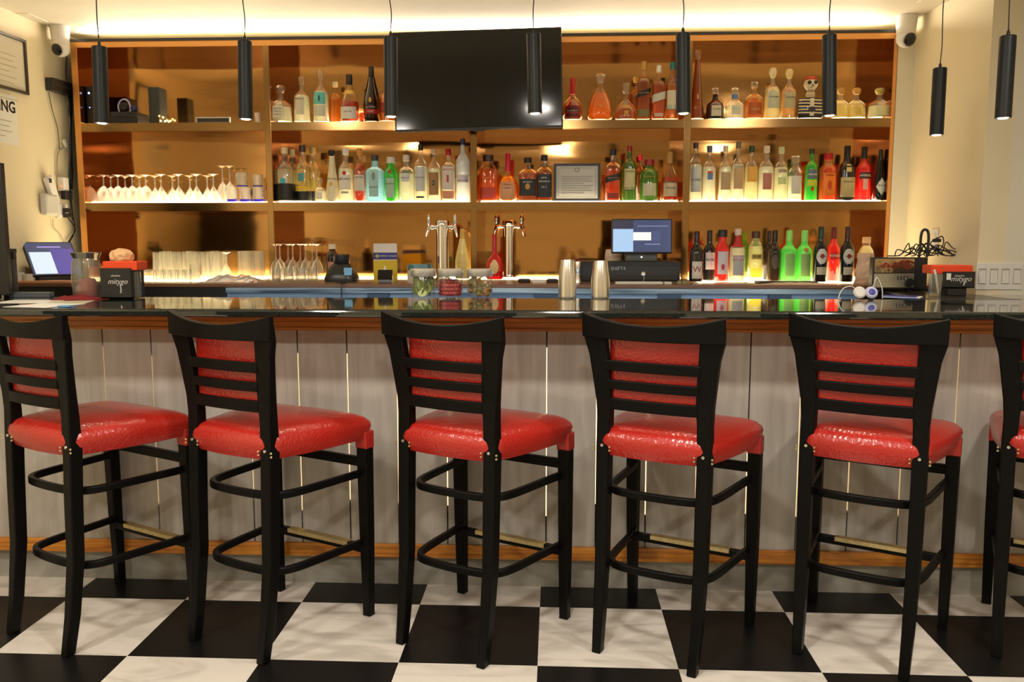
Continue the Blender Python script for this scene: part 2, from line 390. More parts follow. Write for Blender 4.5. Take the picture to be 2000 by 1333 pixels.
# ------------------------------------------------------------------ bar stools
def stool():
    t = thing('bar_stool', '', 'bar stool')
    # seat
    bm = bmesh.new(); rings = []
    def outline(ins, sc=1.0):
        if ins > .06:
            g = 1-(ins-.06)/.16; return [(x*g, .015+(y-.015)*g) for x, y in outline(.06)]
        hb, hf, y0, y1 = .194-ins, .248-ins, -.208+ins, .238-ins
        cs = []
        R1 = .05; R2 = .035
        for (cx, cy, r, a0) in ((hf-R2, y1-R2, R2, 0), (-(hf-R2), y1-R2, R2, 90), (-(hb-R1), y0+R1, R1, 180), (hb-R1, y0+R1, R1, 270)):
            for k in range(6):
                a = math.radians(a0+18*k); cs.append((cx+r*math.cos(a), cy+r*math.sin(a)))
        # bow the sides a little
        out = []
        n = len(cs)
        for i in range(n):
            x, y = cs[i]; nx, ny = cs[(i+1) % n]
            out.append((x, y))
            if i % 6 == 5:
                for f in (.25, .5, .75):
                    mx, my = x+(nx-x)*f, y+(ny-y)*f; L = math.hypot(mx, my); bow = .012*math.sin(PI*f)
                    out.append((mx+mx/L*bow, my+my/L*bow))
        return out
    for z, ins in ((.668, .02), (.672, .008), (.69, .0), (.72, -.007), (.745, -.003), (.760, .012), (.770, .035), (.777, .075), (.781, .12), (.783, .16)):
        rings.append([bm.verts.new((x, y, z-.012*max(0, y/.24) if z > .73 else z)) for x, y in outline(ins)])
    for a, b in zip(rings, rings[1:]):
        n = len(a)
        for k in range(n): bm.faces.new((a[k], a[(k+1) % n], b[(k+1) % n], b[k]))
    bm.faces.new(rings[0][::-1]); bm.faces.new(rings[-1])
    seat = obj('seat', bm, VINYL, t, smooth=True)
    for s in (-1, 1):   # vinyl flaps over the front leg tops
        bm = stations([(s*.228, .216, .635, .05, .05), (s*.227, .214, .70, .052, .052)])
        obj('corner_flap', bm, VINYL, seat, bevel=.006)
    for s in (-1, 1):
        for q in (-1, 1):
            for z in (.69, .702, .714)[:2]:
                b = lathe([(.0001, -.003), (.003, -.003), (.0042, 0), (.0001, .0)], 8, closed=False)
                for v in b.verts: x, y, zz = v.co; v.co = (x, zz, y)
                obj('stud', b, BRASS, seat, smooth=True, loc=(s*.173+q*.029, -.213, z))
    for s in (-1, 1):
        bm = stations([(s*.226, .222, 0, .032, .032), (s*.228, .218, .3, .040, .040), (s*.229, .214, .67, .045, .045)])
        l = obj('leg', bm, BLKWOOD, t, bevel=.004)
        obj('foot_pad', stations([(s*.226, .222, -.0, .026, .026), (s*.226, .222, .004, .034, .034)]), BLKM, l)
        bm = stations([(s*.165, -.242, 0, .031, .036), (s*.168, -.220, .13, .036, .04), (s*.170, -.199, .32, .041, .043), (s*.171, -.194, .52, .043, .045),
                       (s*.172, -.188, .70, .045, .046), (s*.170, -.188, .80, .046, .040), (s*.170, -.192, .86, .055, .034), (s*.1765, -.200, .93, .061, .030),
                       (s*.185, -.209, 1.01, .066, .027), (s*.1945, -.216, 1.062, .077, .025), (s*.197, -.221, 1.09, .076, .025), (s*.198, -.226, 1.125, .074, .024)])
        l = obj('back_post', bm, BLKWOOD, t, bevel=.004)
        b = lathe([(.0001, -.003), (.005, -.003), (.006, 0), (.0001, 0)], 10, closed=False)
        for v in b.verts: x, y, zz = v.co; v.co = (x, zz, y)
        obj('bolt', b, STEEL, l, smooth=True, loc=(s*.172, -.211, .705))
    def arc(x0, x1, yb, sag, zl, zh, n=14):
        o = []
        for k in range(n+1):
            x = x0+(x1-x0)*k/n; u = x/.235
            o.append((x, yb-sag*(1-u*u), zl(u), zh(u)))
        return o
    bm = strip(arc(-.2365, .2365, -.226, .026, lambda u: 1.064+.004*u*u, lambda u: 1.113+.034*u*u), .0125)
    for v in bm.verts:
        if abs(v.co.x) > .225 and v.co.z < 1.09: v.co.x *= .988
    obj('top_rail', bm, BLKWOOD, t, bevel=.003)
    for zc, h, xw, yy in ((.977, .017, .160, -.200), (.913, .0155, .152, -.193), (.848, .019, .147, -.186)):
        obj('slat', strip(arc(-xw, xw, yy, .026, lambda u: zc-h, lambda u: zc+h), .009), BLKWOOD, t, bevel=.003)
    obj('back_cushion', strip(arc(-.158, .158, -.168, .020, lambda u: .845, lambda u: 1.085), .016), VINYL, t, bevel=.012, seg=3, smooth=True)
    for z, tp in ((.541, 0), (.281, 1)):
        half = [(.214, .205), (.203, .10), (.194, 0), (.184, -.08), (.168, -.130), (.135, -.160), (.08, -.172), (0, -.176)]
        pts = half + [(-x, y) for x, y in half[-2::-1]]
        pts = [tuple(p) for p in curve_pts([(x, y, 0) for x, y in pts], 4)]
        obj('ring_stretcher', strip([(x, y, z-.013, z+.013) for x, y, _ in pts], .010), BLKWOOD, t, bevel=.004, smooth=True)
    fb = obj('footrest', BX(-.215, .215, .200, .226, .243, .272), BLKWOOD, t, bevel=.003)
    bm = BX(-.15, .15, .1985, .2275, .2722, .2742); box(bm, -.15, .15, .1965, .1985, .259, .2742)
    obj('brass_plate', bm, BRASS, fb)
    obj('front_stretcher', BX(-.215, .215, .205, .225, .565, .600), BLKWOOD, t, bevel=.003)
    return t
st0 = stool()
SL = ['black wooden bar stool with red vinyl seat, at the far left end of the bar',
      'black wooden bar stool with red vinyl seat, second from the left end',
      'black wooden bar stool with red vinyl seat, standing before the glass garnish jars',
      'black wooden bar stool with red vinyl seat, standing before the steel cocktail shakers',
      'black wooden bar stool with red vinyl seat, before the dark vermouth bottles with round labels',
      'black wooden bar stool with red vinyl seat, cut off by the right edge']
for i, (x, y, a) in enumerate([(-1.601, .288, 28.5), (-.935, .265, 27.5), (-.211, .277, 28), (.458, .252, 27), (1.137, .267, 29.5), (1.795, .275, 29.5)]):
    o = st0 if i == 0 else dup(st0, (0, 0, 0), 0)
    o.location = (x, y, 0); o.rotation_euler = (0, 0, -math.radians(a)); o['label'] = SL[i]; o['group'] = 'bar stools along the bar'
# ------------------------------------------------------------------ television
tv = thing('television', 'large black flat screen television hung over the upper shelves', 'television', (-.372, 2.10, 2.236), 0)
tv.rotation_euler = (0, -.022, 0)
obj('casing', BX(-.455, .455, -.012, .035, -.262, .262), BLACK, tv, bevel=.004)
scr = pm('tv_screen', (.010, .011, .010), .08, spec=.45)
obj('screen', BX(-.447, .447, -.0135, -.012, -.250, .254), scr, tv)
obj('sensor_bump', BX(-.03, .03, -.012, .01, -.270, -.26), BLACK, tv, bevel=.002)
obj('wall_bracket', BX(-.10, .10, .035, .098, -.1, .1), BLACK, tv)
# ------------------------------------------------------------------ pendant lamps
def pendant(xt, yt, xb, yb, wpx, Y, label, lean=0):
    a = at_y(xt, yt, Y); b = at_y(xb, yb, Y); d = (b-CO).dot(_f); r = wpx/2*d/FPX; h = a.z-b.z
    xm = (a.x+b.x)/2
    t = thing('pendant_lamp', label, 'pendant lamp', (b.x, Y, b.z), 0, 'black tube pendant lamps over the bar')
    tilt = math.atan2(a.x-b.x, h); t.rotation_euler = (0, tilt, 0)
    L = math.hypot(h, a.x-b.x)
    obj('tube_shade', lathe([(r-.003, .0), (r, 0), (r, L-.003), (r-.003, L), (.0001, L), (.0001, L-.006), (r-.003, L-.006), (r-.003, 0)], 28, closed=False), pm('pendant_black', (.010, .013, .014), .42, spec=.35), t, smooth=True)
    obj('lamp_face', lathe([(.0001, .004), (r*.55, -.002), (r-.003, .010), (.0001, .0101)], 24, closed=False), em('pendant_led', (1, .90, .62), 12), t, smooth=True)
    obj('cord_grip', lathe([(.006, L), (.006, L+.012), (.003, L+.02)], 10), BLACK, t, smooth=True)
    top = ZC-.002-b.z
    # cord hangs to the ceiling with slight kinks
    R_ = Matrix.Rotation(-tilt, 3, 'Y')
    pts = []
    n = 6; x0 = math.sin(tilt)*(L+.02); z0 = math.cos(tilt)*(L+.02)
    rnd = random.Random(int(xt))
    for k in range(n+1):
        f = k/n; pts.append(R_ @ Vector((x0+rnd.uniform(-.004, .004)*(0 < k < n), 0, z0+(top-z0)*f)))
    obj('cord', tube(curve_pts(pts, 4), .0022, 6), BLACK, t, smooth=True)
    lamp('pendant_light', 'SPOT', (b.x, Y, b.z-.02), 5, (1, .88, .66), .02, rot=(0, 0, 0), spot=1.7, blend=.8)
    return t
PL = ['leftmost black tube pendant lamp hanging before the black network boxes',
      'second black tube pendant lamp from the left, before the shelving upright',
      'black tube pendant lamp hanging at the left edge of the television',
      'black tube pendant lamp hanging before the right part of the television',
      'black tube pendant lamp hanging right of the television before an upright',
      'black tube pendant lamp hanging before the skeleton shaped bottle',
      'smaller farther black tube pendant lamp hanging low before the right wall',
      'rightmost black tube pendant lamp, near the right edge']
for k, a in enumerate([(194, 91, 199, 241, 28, .66), (478, 80, 480, 233, 27, .66), (763, 72, 764, 228, 27, .66), (1042, 65, 1045, 222, 28, .66),
                       (1334, 65, 1335, 222, 28, .66), (1620, 68, 1620, 226, 27, .66), (1836, 133, 1829, 264, 25.5, 1.10), (1969, 70, 1959, 231, 30, .50)]):
    pendant(*a, PL[k])
# ------------------------------------------------------------------ bottles
PR = {   # radius fraction, height fraction of body+neck; then (neck top fraction)
 'spirit': ([(.90, 0), (1, .015), (1, .56), (.97, .60), (.82, .66), (.52, .71), (.40, .74), (.36, .80), (.36, .89)], [(.40, .88), (.40, .995), (.36, 1)]),
 'shoulder': ([(.93, 0), (1, .015), (1, .60), (.98, .64), (.86, .69), (.55, .725), (.37, .75), (.35, .88)], [(.42, .87), (.42, .99), (.36, 1)]),
 'wine': ([(.90, 0), (1, .015), (1, .55), (.95, .61), (.70, .67), (.46, .71), (.40, .76), (.38, .80)], [(.40, .78), (.39, .99), (.34, 1)]),
 'tall': ([(.88, 0), (1, .012), (1, .62), (.95, .665), (.70, .72), (.40, .76), (.33, .80), (.31, .92)], [(.36, .90), (.36, .995), (.3, 1)]),
 'stopper': ([(.90, 0), (1, .02), (.98, .48), (.92, .56), (.66, .63), (.34, .68), (.28, .74), (.28, .82)], [(.28, .81), (.36, .85), (.46, .90), (.44, .96), (.30, 1)]),
 'bell': ([(1, 0), (1, .03), (.93, .40), (.82, .50), (.52, .57), (.33, .61), (.27, .70), (.27, .80)], [(.27, .79), (.36, .83), (.44, .90), (.42, .96), (.28, 1)]),
 'cone': ([(.95, 0), (1, .01), (.80, .25), (.60, .50), (.42, .72), (.34, .86), (.34, .88)], [(.30, .88), (.42, .90), (.46, .94), (.44, .98), (.30, 1)]),
 'carafe': ([(.82, 0), (.96, .04), (1, .15), (.95, .28), (.80, .43), (.58, .56), (.38, .66), (.26, .72), (.26, .80)], [(.28, .79), (.33, .84), (.42, .92), (.45, .985), (.40, 1)]),
 'dome': ([(.96, 0), (1, .05), (.97, .18), (.86, .31), (.62, .42), (.34, .50), (.20, .57), (.18, .72)], [(.20, .72), (.36, .78), (.36, .96), (.30, 1)]),
 'cognac': ([(.94, 0), (1, .02), (1, .34), (.90, .46), (.66, .58), (.44, .67), (.33, .74), (.31, .80)], [(.33, .78), (.32, .99), (.28, 1)]),
 'flask': ([(.80, 0), (.95, .05), (1, .18), (.93, .34), (.70, .46), (.42, .53), (.30, .58), (.24, .66), (.24, .78)], [(.27, .62), (.25, .99), (.22, 1)]),
 'slope': ([(.92, 0), (1, .015), (1, .36), (.80, .52), (.58, .66), (.44, .76), (.42, .80)], [(.34, .80), (.30, .99), (.26, 1)]),
 'jar': ([(.94, 0), (1, .02), (1, .60), (.93, .66), (.70, .72), (.56, .76), (.54, .88)], [(.66, .86), (.66, .99), (.6, 1)]),
 'jug': ([(.9, 0), (1, .02), (1, .62), (.9, .70), (.62, .77), (.50, .80), (.50, .88)], [(.55, .86), (.55, .99), (.5, 1)]),
}
def interp(pr, z):
    for (r0, z0), (r1, z1) in zip(pr, pr[1:]):
        if z0 <= z <= z1: return r0+(r1-r0)*(z-z0)/max(1e-6, z1-z0)
    return pr[-1][0]
LIQ = {}
def liquid(col, haze=.32):
    haze = .5 if min(col) > .4 else .24
    k = 'liquid_%d_%d_%d' % tuple(int(c*99) for c in col)
    return glass(k, col, haze, tint=[min(1, c*1.1+.02) for c in col], clear=[min(1, c**.35) for c in col])
def cmat(col, rough=.4): return pm('tint_%d_%d_%d' % col, srgb(*col), rough)
def patch(fr, z0, z1, half, n=10, ex=2., dp=1., off=.0012, skew=0, cut=None, m=1, a_c=0.):
    """curved sheet over the front of a lathed body; fr(z) gives the radius"""
    bm = bmesh.new(); rows = []
    for j in range(m+1):
        f = j/m; z = z0+(z1-z0)*f; hw = half if cut is None else max(.02, half*cut(f)); row = []
        for k in range(n+1):
            g = -1+2*k/n; a = -PI/2+a_c+hw*g; zz = z+skew*g; ca, sa = math.cos(a), math.sin(a)
            q = (abs(ca)**ex+abs(sa)**ex)**(-1/ex); r = fr(zz)
            row.append(bm.verts.new((ca*(r*q+off), sa*(r*q*dp+off), zz)))
        rows.append(row)
    for a, b in zip(rows, rows[1:]):
        for k in range(n): bm.faces.new((a[k], a[k+1], b[k+1], b[k]))
    # give the sheet real thickness
    bmesh.ops.recalc_face_normals(bm, faces=bm.faces)
    bmesh.ops.solidify(bm, geom=bm.faces[:], thickness=.0005)
    return bm
def curl(bm, fr, z, ex=2., dp=1., off=.0022):
    """bend letters round the body"""
    for v in bm.verts:
        x, y, zz = v.co; r = fr(z+zz); a = -PI/2+x/max(.01, r); ca, sa = math.cos(a), math.sin(a)
        q = (abs(ca)**ex+abs(sa)**ex)**(-1/ex)
        v.co = (ca*(r*q+off-y), sa*(r*q*dp+off-y), z+zz)
    return bm
ROWG = {1: 'bottles on the top shelf', 2: 'bottles on the middle shelf', 3: 'bottles on the back counter'}
ROWB = {1: ROWZ[1]+.006, 2: ROWZ[2]+.006, 3: ZT+.006}
def bottle(row, cx, top, wpx, kind, body, cap, labels, desc, Y=None, ex=2., dp=1., liq=None, fill=.62, texts=(), rz=0, base_y=None, capname='cap', seg=24, name='bottle'):
    """labels: (z0, z1, half angle, colour[, shape]) fractions of the height"""
    Y = Y or {1: 2.27, 2: 2.27, 3: 1.98}[row]
    zb = ROWB[row]
    p = at_y(cx, top, Y); H = p.z-zb; d = (p-CO).dot(_f); R = wpx/2*d/FPX
    t = thing(name, desc, 'bottle', (at_y(cx, top+60, Y).x, Y, zb), rz, ROWG[row])
    pr, cp = PR[kind]
    P = [(r*R, z*H) for r, z in pr]; fr = lambda z: interp(P, z)
    if liq is not None and min(liq) < .1 and body is GLASS:
        body = glass('amber_tinted_glass', (.97, .90, .74), .03, tint=(.9, .42, .08), edge=.5)
    obj('glass_body', lathe([(.0001, 0)]+P, seg, ex, dp, closed=False), body, t, smooth=True)
    if liq is not None:
        ft = fill*H; L = [(r*.93, max(.004, z)) for r, z in P if z < ft]; L.append((fr(ft)*.93, ft)); L.append((.0001, ft))
        obj('liquid', lathe([(.0001, .004)]+L, seg, ex, dp, closed=False), liquid(liq), t, smooth=True)
    obj(capname, lathe([(.0001, cp[0][1]*H)]+[(r*R, z*H) for r, z in cp]+[(.0001, H)], seg//2*1+4, 2, 1, closed=False), cap, t, smooth=True)
    for l in labels:
        z0, z1, half, col = l[:4]; sh = l[4] if len(l) > 4 else None
        skew = 0; cut = None; m = max(1, int((z1-z0)*20)); a_c = 0
        if sh == 'slant': skew = .05*H
        if sh == 'oval': cut = lambda f: math.sin(PI*min(.97, max(.03, f)))**.5; m = 10
        if sh == 'diamond': cut = lambda f: 1-abs(2*f-1); m = 8
        obj('label' if half > .3 else 'badge', patch(fr, z0*H, z1*H, half, 12, ex, dp, skew=skew, cut=cut, m=m, off=.0012 if sh is None else .0018), cmat(col) if isinstance(col, tuple) else col, t, smooth=True)
    for s, z, size, col in texts:
        obj('lettering', curl(text_bm(s, size*H), fr, z*H, ex, dp), cmat(col), t)
    return t
W_, BK, RD, CR, GD, GY = (236, 230, 218), (14, 13, 12), (190, 24, 30), (226, 206, 160), (196, 150, 70), (178, 178, 172)
AMB = (.82, .27, .008); DAMB = (.40, .085, .004); CLR = (.98, .90, .70); YEL = (.95, .75, .25); REDL = (.80, .04, .04)
DKG = glass('dark_green_glass', (.015, .03, .015), .80, tint=(.012, .02, .012)); BRG = glass('brown_glass', (.10, .03, .012), .7, tint=(.05, .016, .008))
GRN = glass('green_glass', (.10, .62, .10), .45, tint=(.08, .60, .06)); OLV = glass('olive_glass', (.22, .42, .10), .5, tint=(.14, .26, .05))
LGR = glass('light_green_glass', (.35, .90, .32), .55, tint=(.25, .85, .22)); BLU = glass('pale_blue_glass', (.55, .85, .92), .45, tint=(.50, .82, .90))
SATR = glass('red_tinted_glass', (.85, .05, .04), .6, tint=(.85, .05, .04)); BKG = pm('black_opaque_glass', (.012, .011, .010), .12, coat=.4)
cap = lambda c, r=.35: cmat(c, r)
GC = GLASS
B = bottle
# top shelf, left of the television
B(1, 549, 167, 45, 'bell', GC, GLASS, [(.10, .42, .5, (222, 214, 190))], 'squat clear bottle with round glass stopper, first on the top shelf', liq=CLR, fill=.4, texts=[('CASA NOBLE', .34, .04, BK), ('TEQUILA', .26, .045, BK), ('BLANCO', .18, .045, BK)], capname='stopper')
B(1, 590, 150, 32, 'stopper', GC, GLASS, [(.15, .55, .5, (214, 208, 186))], 'clear round shouldered bottle with glass stopper and pale grey label, top shelf', liq=CLR, fill=.58, capname='stopper', texts=[('Herradura', .5, .045, BK)])
B(1, 627, 137, 31, 'stopper', GC, GLASS, [(.33, .56, .8, (98, 196, 186)), (.10, .31, .8, (214, 214, 190)), (.38, .5, .12, (40, 60, 60), 'oval')], 'tall clear bottle with turquoise label on the top shelf', liq=CLR, fill=.58, capname='stopper')
B(1, 656, 160, 26, 'spirit', GC, cap(CR), [], 'slim amber bottle shaped as a mirror reflection behind the red cognac bottle', Y=2.40, liq=AMB, fill=.6)  # extra bottle modelled in place of a reflection in the back panel
B(1, 683, 146, 37, 'cognac', GC, cap(BK), [(.05, .30, .95, W_), (.58, .66, 1.6, (236, 190, 90))], 'dark red cognac bottle with white label and long black neck', liq=(.45, .03, .02), fill=.42, texts=[("REMY RED", .2, .035, (150, 60, 40))], capname='neck_foil')
B(1, 726, 130, 33, 'slope', BRG, cap(BK), [(.33, .43, .18, GD, 'oval'), (.13, .21, 1.0, (170, 24, 22))], 'tall dark frosted cognac bottle with gold seal and red band', texts=[('V.S.O.P', .17, .035, W_), ('REMY MARTIN', .245, .028, CR)], capname='neck_foil')
B(1, 757, 158, 30, 'spirit', GC, cap(BK), [(.2, .45, .9, (150, 40, 30))], 'amber bottle half hidden behind the third pendant lamp', liq=AMB)
# top shelf, between television and the middle right upright
B(1, 1118, 153, 41, 'flask', GC, cap(RD), [(.05, .33, .8, (160, 30, 28)), (.07, .31, .75, (60, 22, 18))], 'round shouldered orange liqueur bottle with red wax seal and ribbon', liq=DAMB, fill=.40, texts=[('Grand Marnier', .2, .045, W_)], capname='red_cap')
B(1, 1172, 145, 50, 'carafe', GC, GLASS, [(.26, .34, .12, GD, 'oval')], 'large teardrop decanter of amber cognac with flared glass stopper', liq=(.85, .25, .006), fill=.6, dp=.6, capname='stopper')
B(1, 1222, 163, 43, 'dome', GC, GLASS, [(.30, .40, .5, GD), (.12, .24, .2, GD)], 'low domed cognac bottle with square glass stopper', liq=(.40, .09, .02), fill=.38, capname='stopper', dp=.7)
B(1, 1241, 150, 26, 'spirit', GC, cap(GD), [], 'amber bottle standing behind the domed cognac bottle', Y=2.42, liq=DAMB)
B(1, 1257, 120, 25, 'shoulder', GC, cap(GD), [(.40, .50, 1.3, BK, 'slant'), (.05, .17, .9, (120, 110, 50))], 'tall square whisky bottle with slanted black and gold label', ex=5, liq=DAMB, fill=.7, texts=[('Johnnie Walker', .45, .035, GD)])
B(1, 1286, 128, 25, 'shoulder', GC, cap(W_), [(.34, .48, 1.3, (206, 206, 190), 'slant'), (.05, .11, .6, (210, 190, 170))], 'tall square whisky bottle with slanted silver label', ex=5, liq=(.62, .12, .02), fill=.66)
B(1, 1313, 122, 27, 'spirit', GC, cap((40, 130, 130)), [(.18, .50, .9, (224, 214, 186)), (.17, .25, .95, (90, 160, 150))], 'amber whisky bottle with teal cap and cream label', liq=AMB, fill=.62)
# top shelf, right bay
B(1, 1362, 98, 29, 'cone', GC, GLASS, [(.28, .36, .16, GD, 'oval')], 'very tall slender cone shaped amber bottle with glass stopper', liq=(.42, .07, .02), fill=.86, capname='stopper', Y=2.26)
B(1, 1396, 172, 36, 'bell', BRG, GLASS, [(.08, .42, .55, (220, 208, 180))], 'short squat brown bottle with cream label and round stopper', capname='stopper', texts=[('Don Julio', .3, .06, BK)])
B(1, 1434, 172, 39, 'bell', GC, GLASS, [(.12, .42, .5, (222, 222, 200)), (.66, .80, 3.1, (96, 140, 190))], 'short squat clear bottle with blue collar and round stopper', liq=CLR, fill=.42, capname='stopper', texts=[('Don Julio', .32, .055, GY)])
B(1, 1472, 160, 37, 'stopper', GC, GLASS, [(.10, .43, .8, (190, 92, 28))], 'amber bottle with wide orange label and steel stopper', liq=AMB, fill=.5, capname='stopper', texts=[('CAVA', .24, .09, (235, 190, 110))])
B(1, 1508, 133, 32, 'stopper', GC, cap((240, 226, 180)), [(.20, .52, .75, (200, 204, 176))], 'tall bottle of pale tequila with cream stopper and pale label', liq=(.97, .78, .42), fill=.62, capname='stopper', texts=[('Casamigos', .42, .045, BK)])
B(1, 1540, 135, 31, 'stopper', GC, cap((240, 216, 150)), [(.20, .52, .75, (192, 182, 140))], 'tall bottle of golden tequila with yellow stopper and grey label', liq=(.90, .50, .15), fill=.62, capname='stopper', texts=[('Casamigos', .42, .045, BK)])
B(1, 1640, 172, 36, 'bell', GC, cap((208, 160, 80)), [], 'squat golden tequila bottle half hidden by the sixth pendant lamp', liq=YEL, fill=.42, capname='cork_stopper')
B(1, 1671, 172, 37, 'bell', GC, cap((222, 170, 90)), [(.1, .3, .3, (226, 190, 90))], 'squat golden tequila bottle with round cork, between two similar bottles', liq=YEL, fill=.42, capname='cork_stopper')
B(1, 1716, 172, 44, 'bell', GC, cap((200, 180, 100)), [(.06, .36, .5, (220, 216, 160))], 'squat pale tequila bottle with round cork, last on the top shelf', liq=(.95, .88, .62), fill=.40, capname='cork_stopper')
# middle shelf, second bay
tl = [(535, 292, 30, 2.28), (557, 288, 34, 2.24), (572, 292, 26, 2.33)]
for k, (x, tp, ww, Y) in enumerate(tl):
    B(2, x, tp, ww, 'spirit', GC, cap(CR), [(.02, .33, 2.4, BK)] + ([(.33, .42, .3, (60, 170, 190))] if k == 1 else []), ['clear tequila bottle with black lower band in the left corner', 'tequila bottle with black lower band and turquoise motif', 'slim clear bottle with black lower band behind the turquoise motif bottle'][k], Y=Y, liq=(.95, .80, .5), fill=.6, capname='cork_stopper')
B(2, 592, 284, 32, 'spirit', GC, cap((60, 40, 24)), [(.02, .18, 2.4, BK), (.36, .50, .35, (70, 150, 160)), (.2, .27, .9, (226, 186, 40))], 'golden tequila bottle with turquoise star and black base', Y=2.27, liq=(.95, .70, .18), fill=.62)
B(2, 612, 288, 28, 'spirit', GC, cap((200, 160, 90)), [(.02, .2, 2.4, BK), (.25, .4, .5, (190, 180, 60))], 'golden tequila bottle with yellow band, tucked against its neighbour', Y=2.34, liq=(.92, .62, .18), fill=.6)
B(2, 627, 348, 24, 'bell', GC, GLASS, [(.1, .4, .5, (236, 228, 200))], 'tiny rounded clear bottle in front of the golden tequilas', Y=2.25, liq=CLR, fill=.45, capname='stopper')
B(2, 649, 293, 30, 'cone', pm('cream_ceramic', srgb(236, 222, 180), .3), cap(BK), [(.30, .38, .3, (226, 160, 50), 'oval')], 'cream cone shaped bottle with small black stopper', texts=[('RUM CHATA', .44, .04, (120, 110, 90))])
B(2, 676, 290, 30, 'spirit', GC, cap(W_), [(.22, .50, .8, (232, 226, 208)), (.49, .57, .25, RD, 'oval'), (.15, .19, .5, GY)], 'clear rum bottle with red dot above its white label', liq=CLR, texts=[('BACARDI', .42, .05, BK)])
B(2, 703, 290, 25, 'spirit', GC, cap((220, 150, 60)), [(.20, .50, .9, (226, 214, 196))], 'red brown spiced rum bottle with white label', liq=(.60, .06, .02), fill=.70, texts=[("CAPTAIN", .45, .04, BK)])
B(2, 733, 303, 33, 'shoulder', BLU, cap((40, 50, 60)), [(.10, .68, .5, (176, 214, 208)), (.45, .62, .2, (120, 150, 150), 'oval')], 'pale blue square gin bottle with orange topped cap', ex=5, texts=[('BOMBAY', .30, .045, (60, 90, 110))])
B(2, 764, 307, 28, 'jug', GRN, cap(W_), [(.08, .52, .6, (176, 200, 178)), (.62, .72, .2, RD, 'oval')], 'bright green gin bottle with red seal and white cap', texts=[('Tanqueray', .4, .05, (60, 90, 70))])
B(2, 794, 303, 31, 'shoulder', GC, cap((230, 214, 196)), [(.42, .60, .5, (220, 216, 214))], 'clear vodka bottle with small pale label beside the green gin', liq=CLR, fill=.6, texts=[('ABSOLUT', .5, .045, (70, 60, 130))])
B(2, 822, 283, 27, 'tall', GC, cap(BK), [(.18, .60, .7, (210, 210, 206)), (.06, .09, .6, BK)], 'clear vodka bottle with black cap and tall grey label', liq=CLR, texts=[('Ketel One', .42, .04, (60, 70, 90))])
B(2, 848, 291, 26, 'tall', GC, cap((226, 190, 150)), [(.12, .55, .8, (168, 122, 70)), (.30, .40, .3, (70, 40, 24), 'oval')], 'clear vodka bottle with copper label and dark oval', liq=CLR, texts=[("Tito's", .35, .04, CR)])
B(2, 876, 291, 26, 'shoulder', GC, cap(RD), [(.22, .66, .8, (228, 212, 196)), (.05, .20, .9, (224, 150, 110)), (.36, .5, .15, RD)], 'square gin bottle with red cap and small red figure on white', ex=4, liq=CLR, texts=[('BEEFEATER', .6, .035, RD)])
B(2, 904, 271, 27, 'tall', FROST, cap((30, 40, 90)), [(.30, .42, .9, (230, 214, 214))], 'tall frosted white vodka bottle with blue cap', texts=[('GREY GOOSE', .33, .03, (130, 120, 150))])
# middle shelf, third bay
B(2, 954, 303, 38, 'jug', GC, cap((50, 24, 14)), [(.05, .30, .8, (200, 60, 30))], 'orange whiskey bottle with embossed glass and dark cork', liq=(.78, .15, .006), fill=.7, dp=.6, ex=3, capname='cork_stopper', texts=[('BULLEIT', .5, .05, GD)])
B(2, 992, 300, 38, 'flask', GC, pm('pink_red_wax', srgb(226, 30, 70), .3), [(.04, .40, .8, (224, 158, 110))], 'whiskey bottle with dripping bright red wax neck', liq=AMB, fill=.52, ex=3, texts=[('Maker\'s', .34, .05, BK), ('MARK', .27, .05, BK)], capname='wax_seal')
B(2, 1031, 308, 36, 'shoulder', GC, cap(BK), [(.12, .50, .8, BK), (.26, .40, .25, GD, 'oval')], 'square whiskey bottle with black label and gold crest', ex=5, liq=DAMB, texts=[('JIM BEAM', .43, .045, W_)])
B(2, 1063, 303, 31, 'shoulder', GC, cap(BK), [(.08, .58, .85, (24, 24, 28))], 'square whiskey bottle with black label left of the framed licence', ex=5, liq=DAMB, texts=[("JACK", .5, .05, W_), ("DANIEL'S", .42, .05, W_), ('No.7', .3, .05, W_)])
B(2, 1197, 291, 29, 'shoulder', GC, cap(BK), [(.38, .50, 1.2, BK, 'slant'), (.05, .15, .6, (150, 40, 20))], 'square whisky bottle with slanted black label on the middle shelf', ex=5, liq=(.62, .08, .02), fill=.62, texts=[('Johnnie Walker', .44, .03, GD)])
B(2, 1229, 285, 28, 'tall', OLV, cap((150, 20, 24)), [(.20, .58, .8, (206, 196, 146)), (.19, .25, .85, (30, 50, 30))], 'green Irish whiskey bottle with red capsule and cream label', texts=[('JAMESON', .53, .04, (40, 70, 40))], capname='capsule')
B(2, 1267, 312, 36, 'jug', OLV, cap((150, 24, 40)), [(.12, .42, .75, (200, 200, 164))], 'squat green whisky bottle with red cap and square label', texts=[("BUCHANAN'S", .58, .045, GD)])
B(2, 1308, 297, 36, 'cognac', GC, cap((196, 150, 80)), [(.09, .40, .8, (206, 186, 150)), (.36, .40, .8, (120, 20, 20))], 'cognac bottle with gold capsule and pale label, last in its bay', liq=(.55, .05, .02), fill=.48, texts=[('Hennessy', .26, .05, BK)], capname='capsule')
B(2, 1250, 302, 20, 'spirit', GC, cap((200, 30, 50)), [], 'thin amber bottle with red cap standing behind the green bottles', Y=2.43, liq=DAMB)
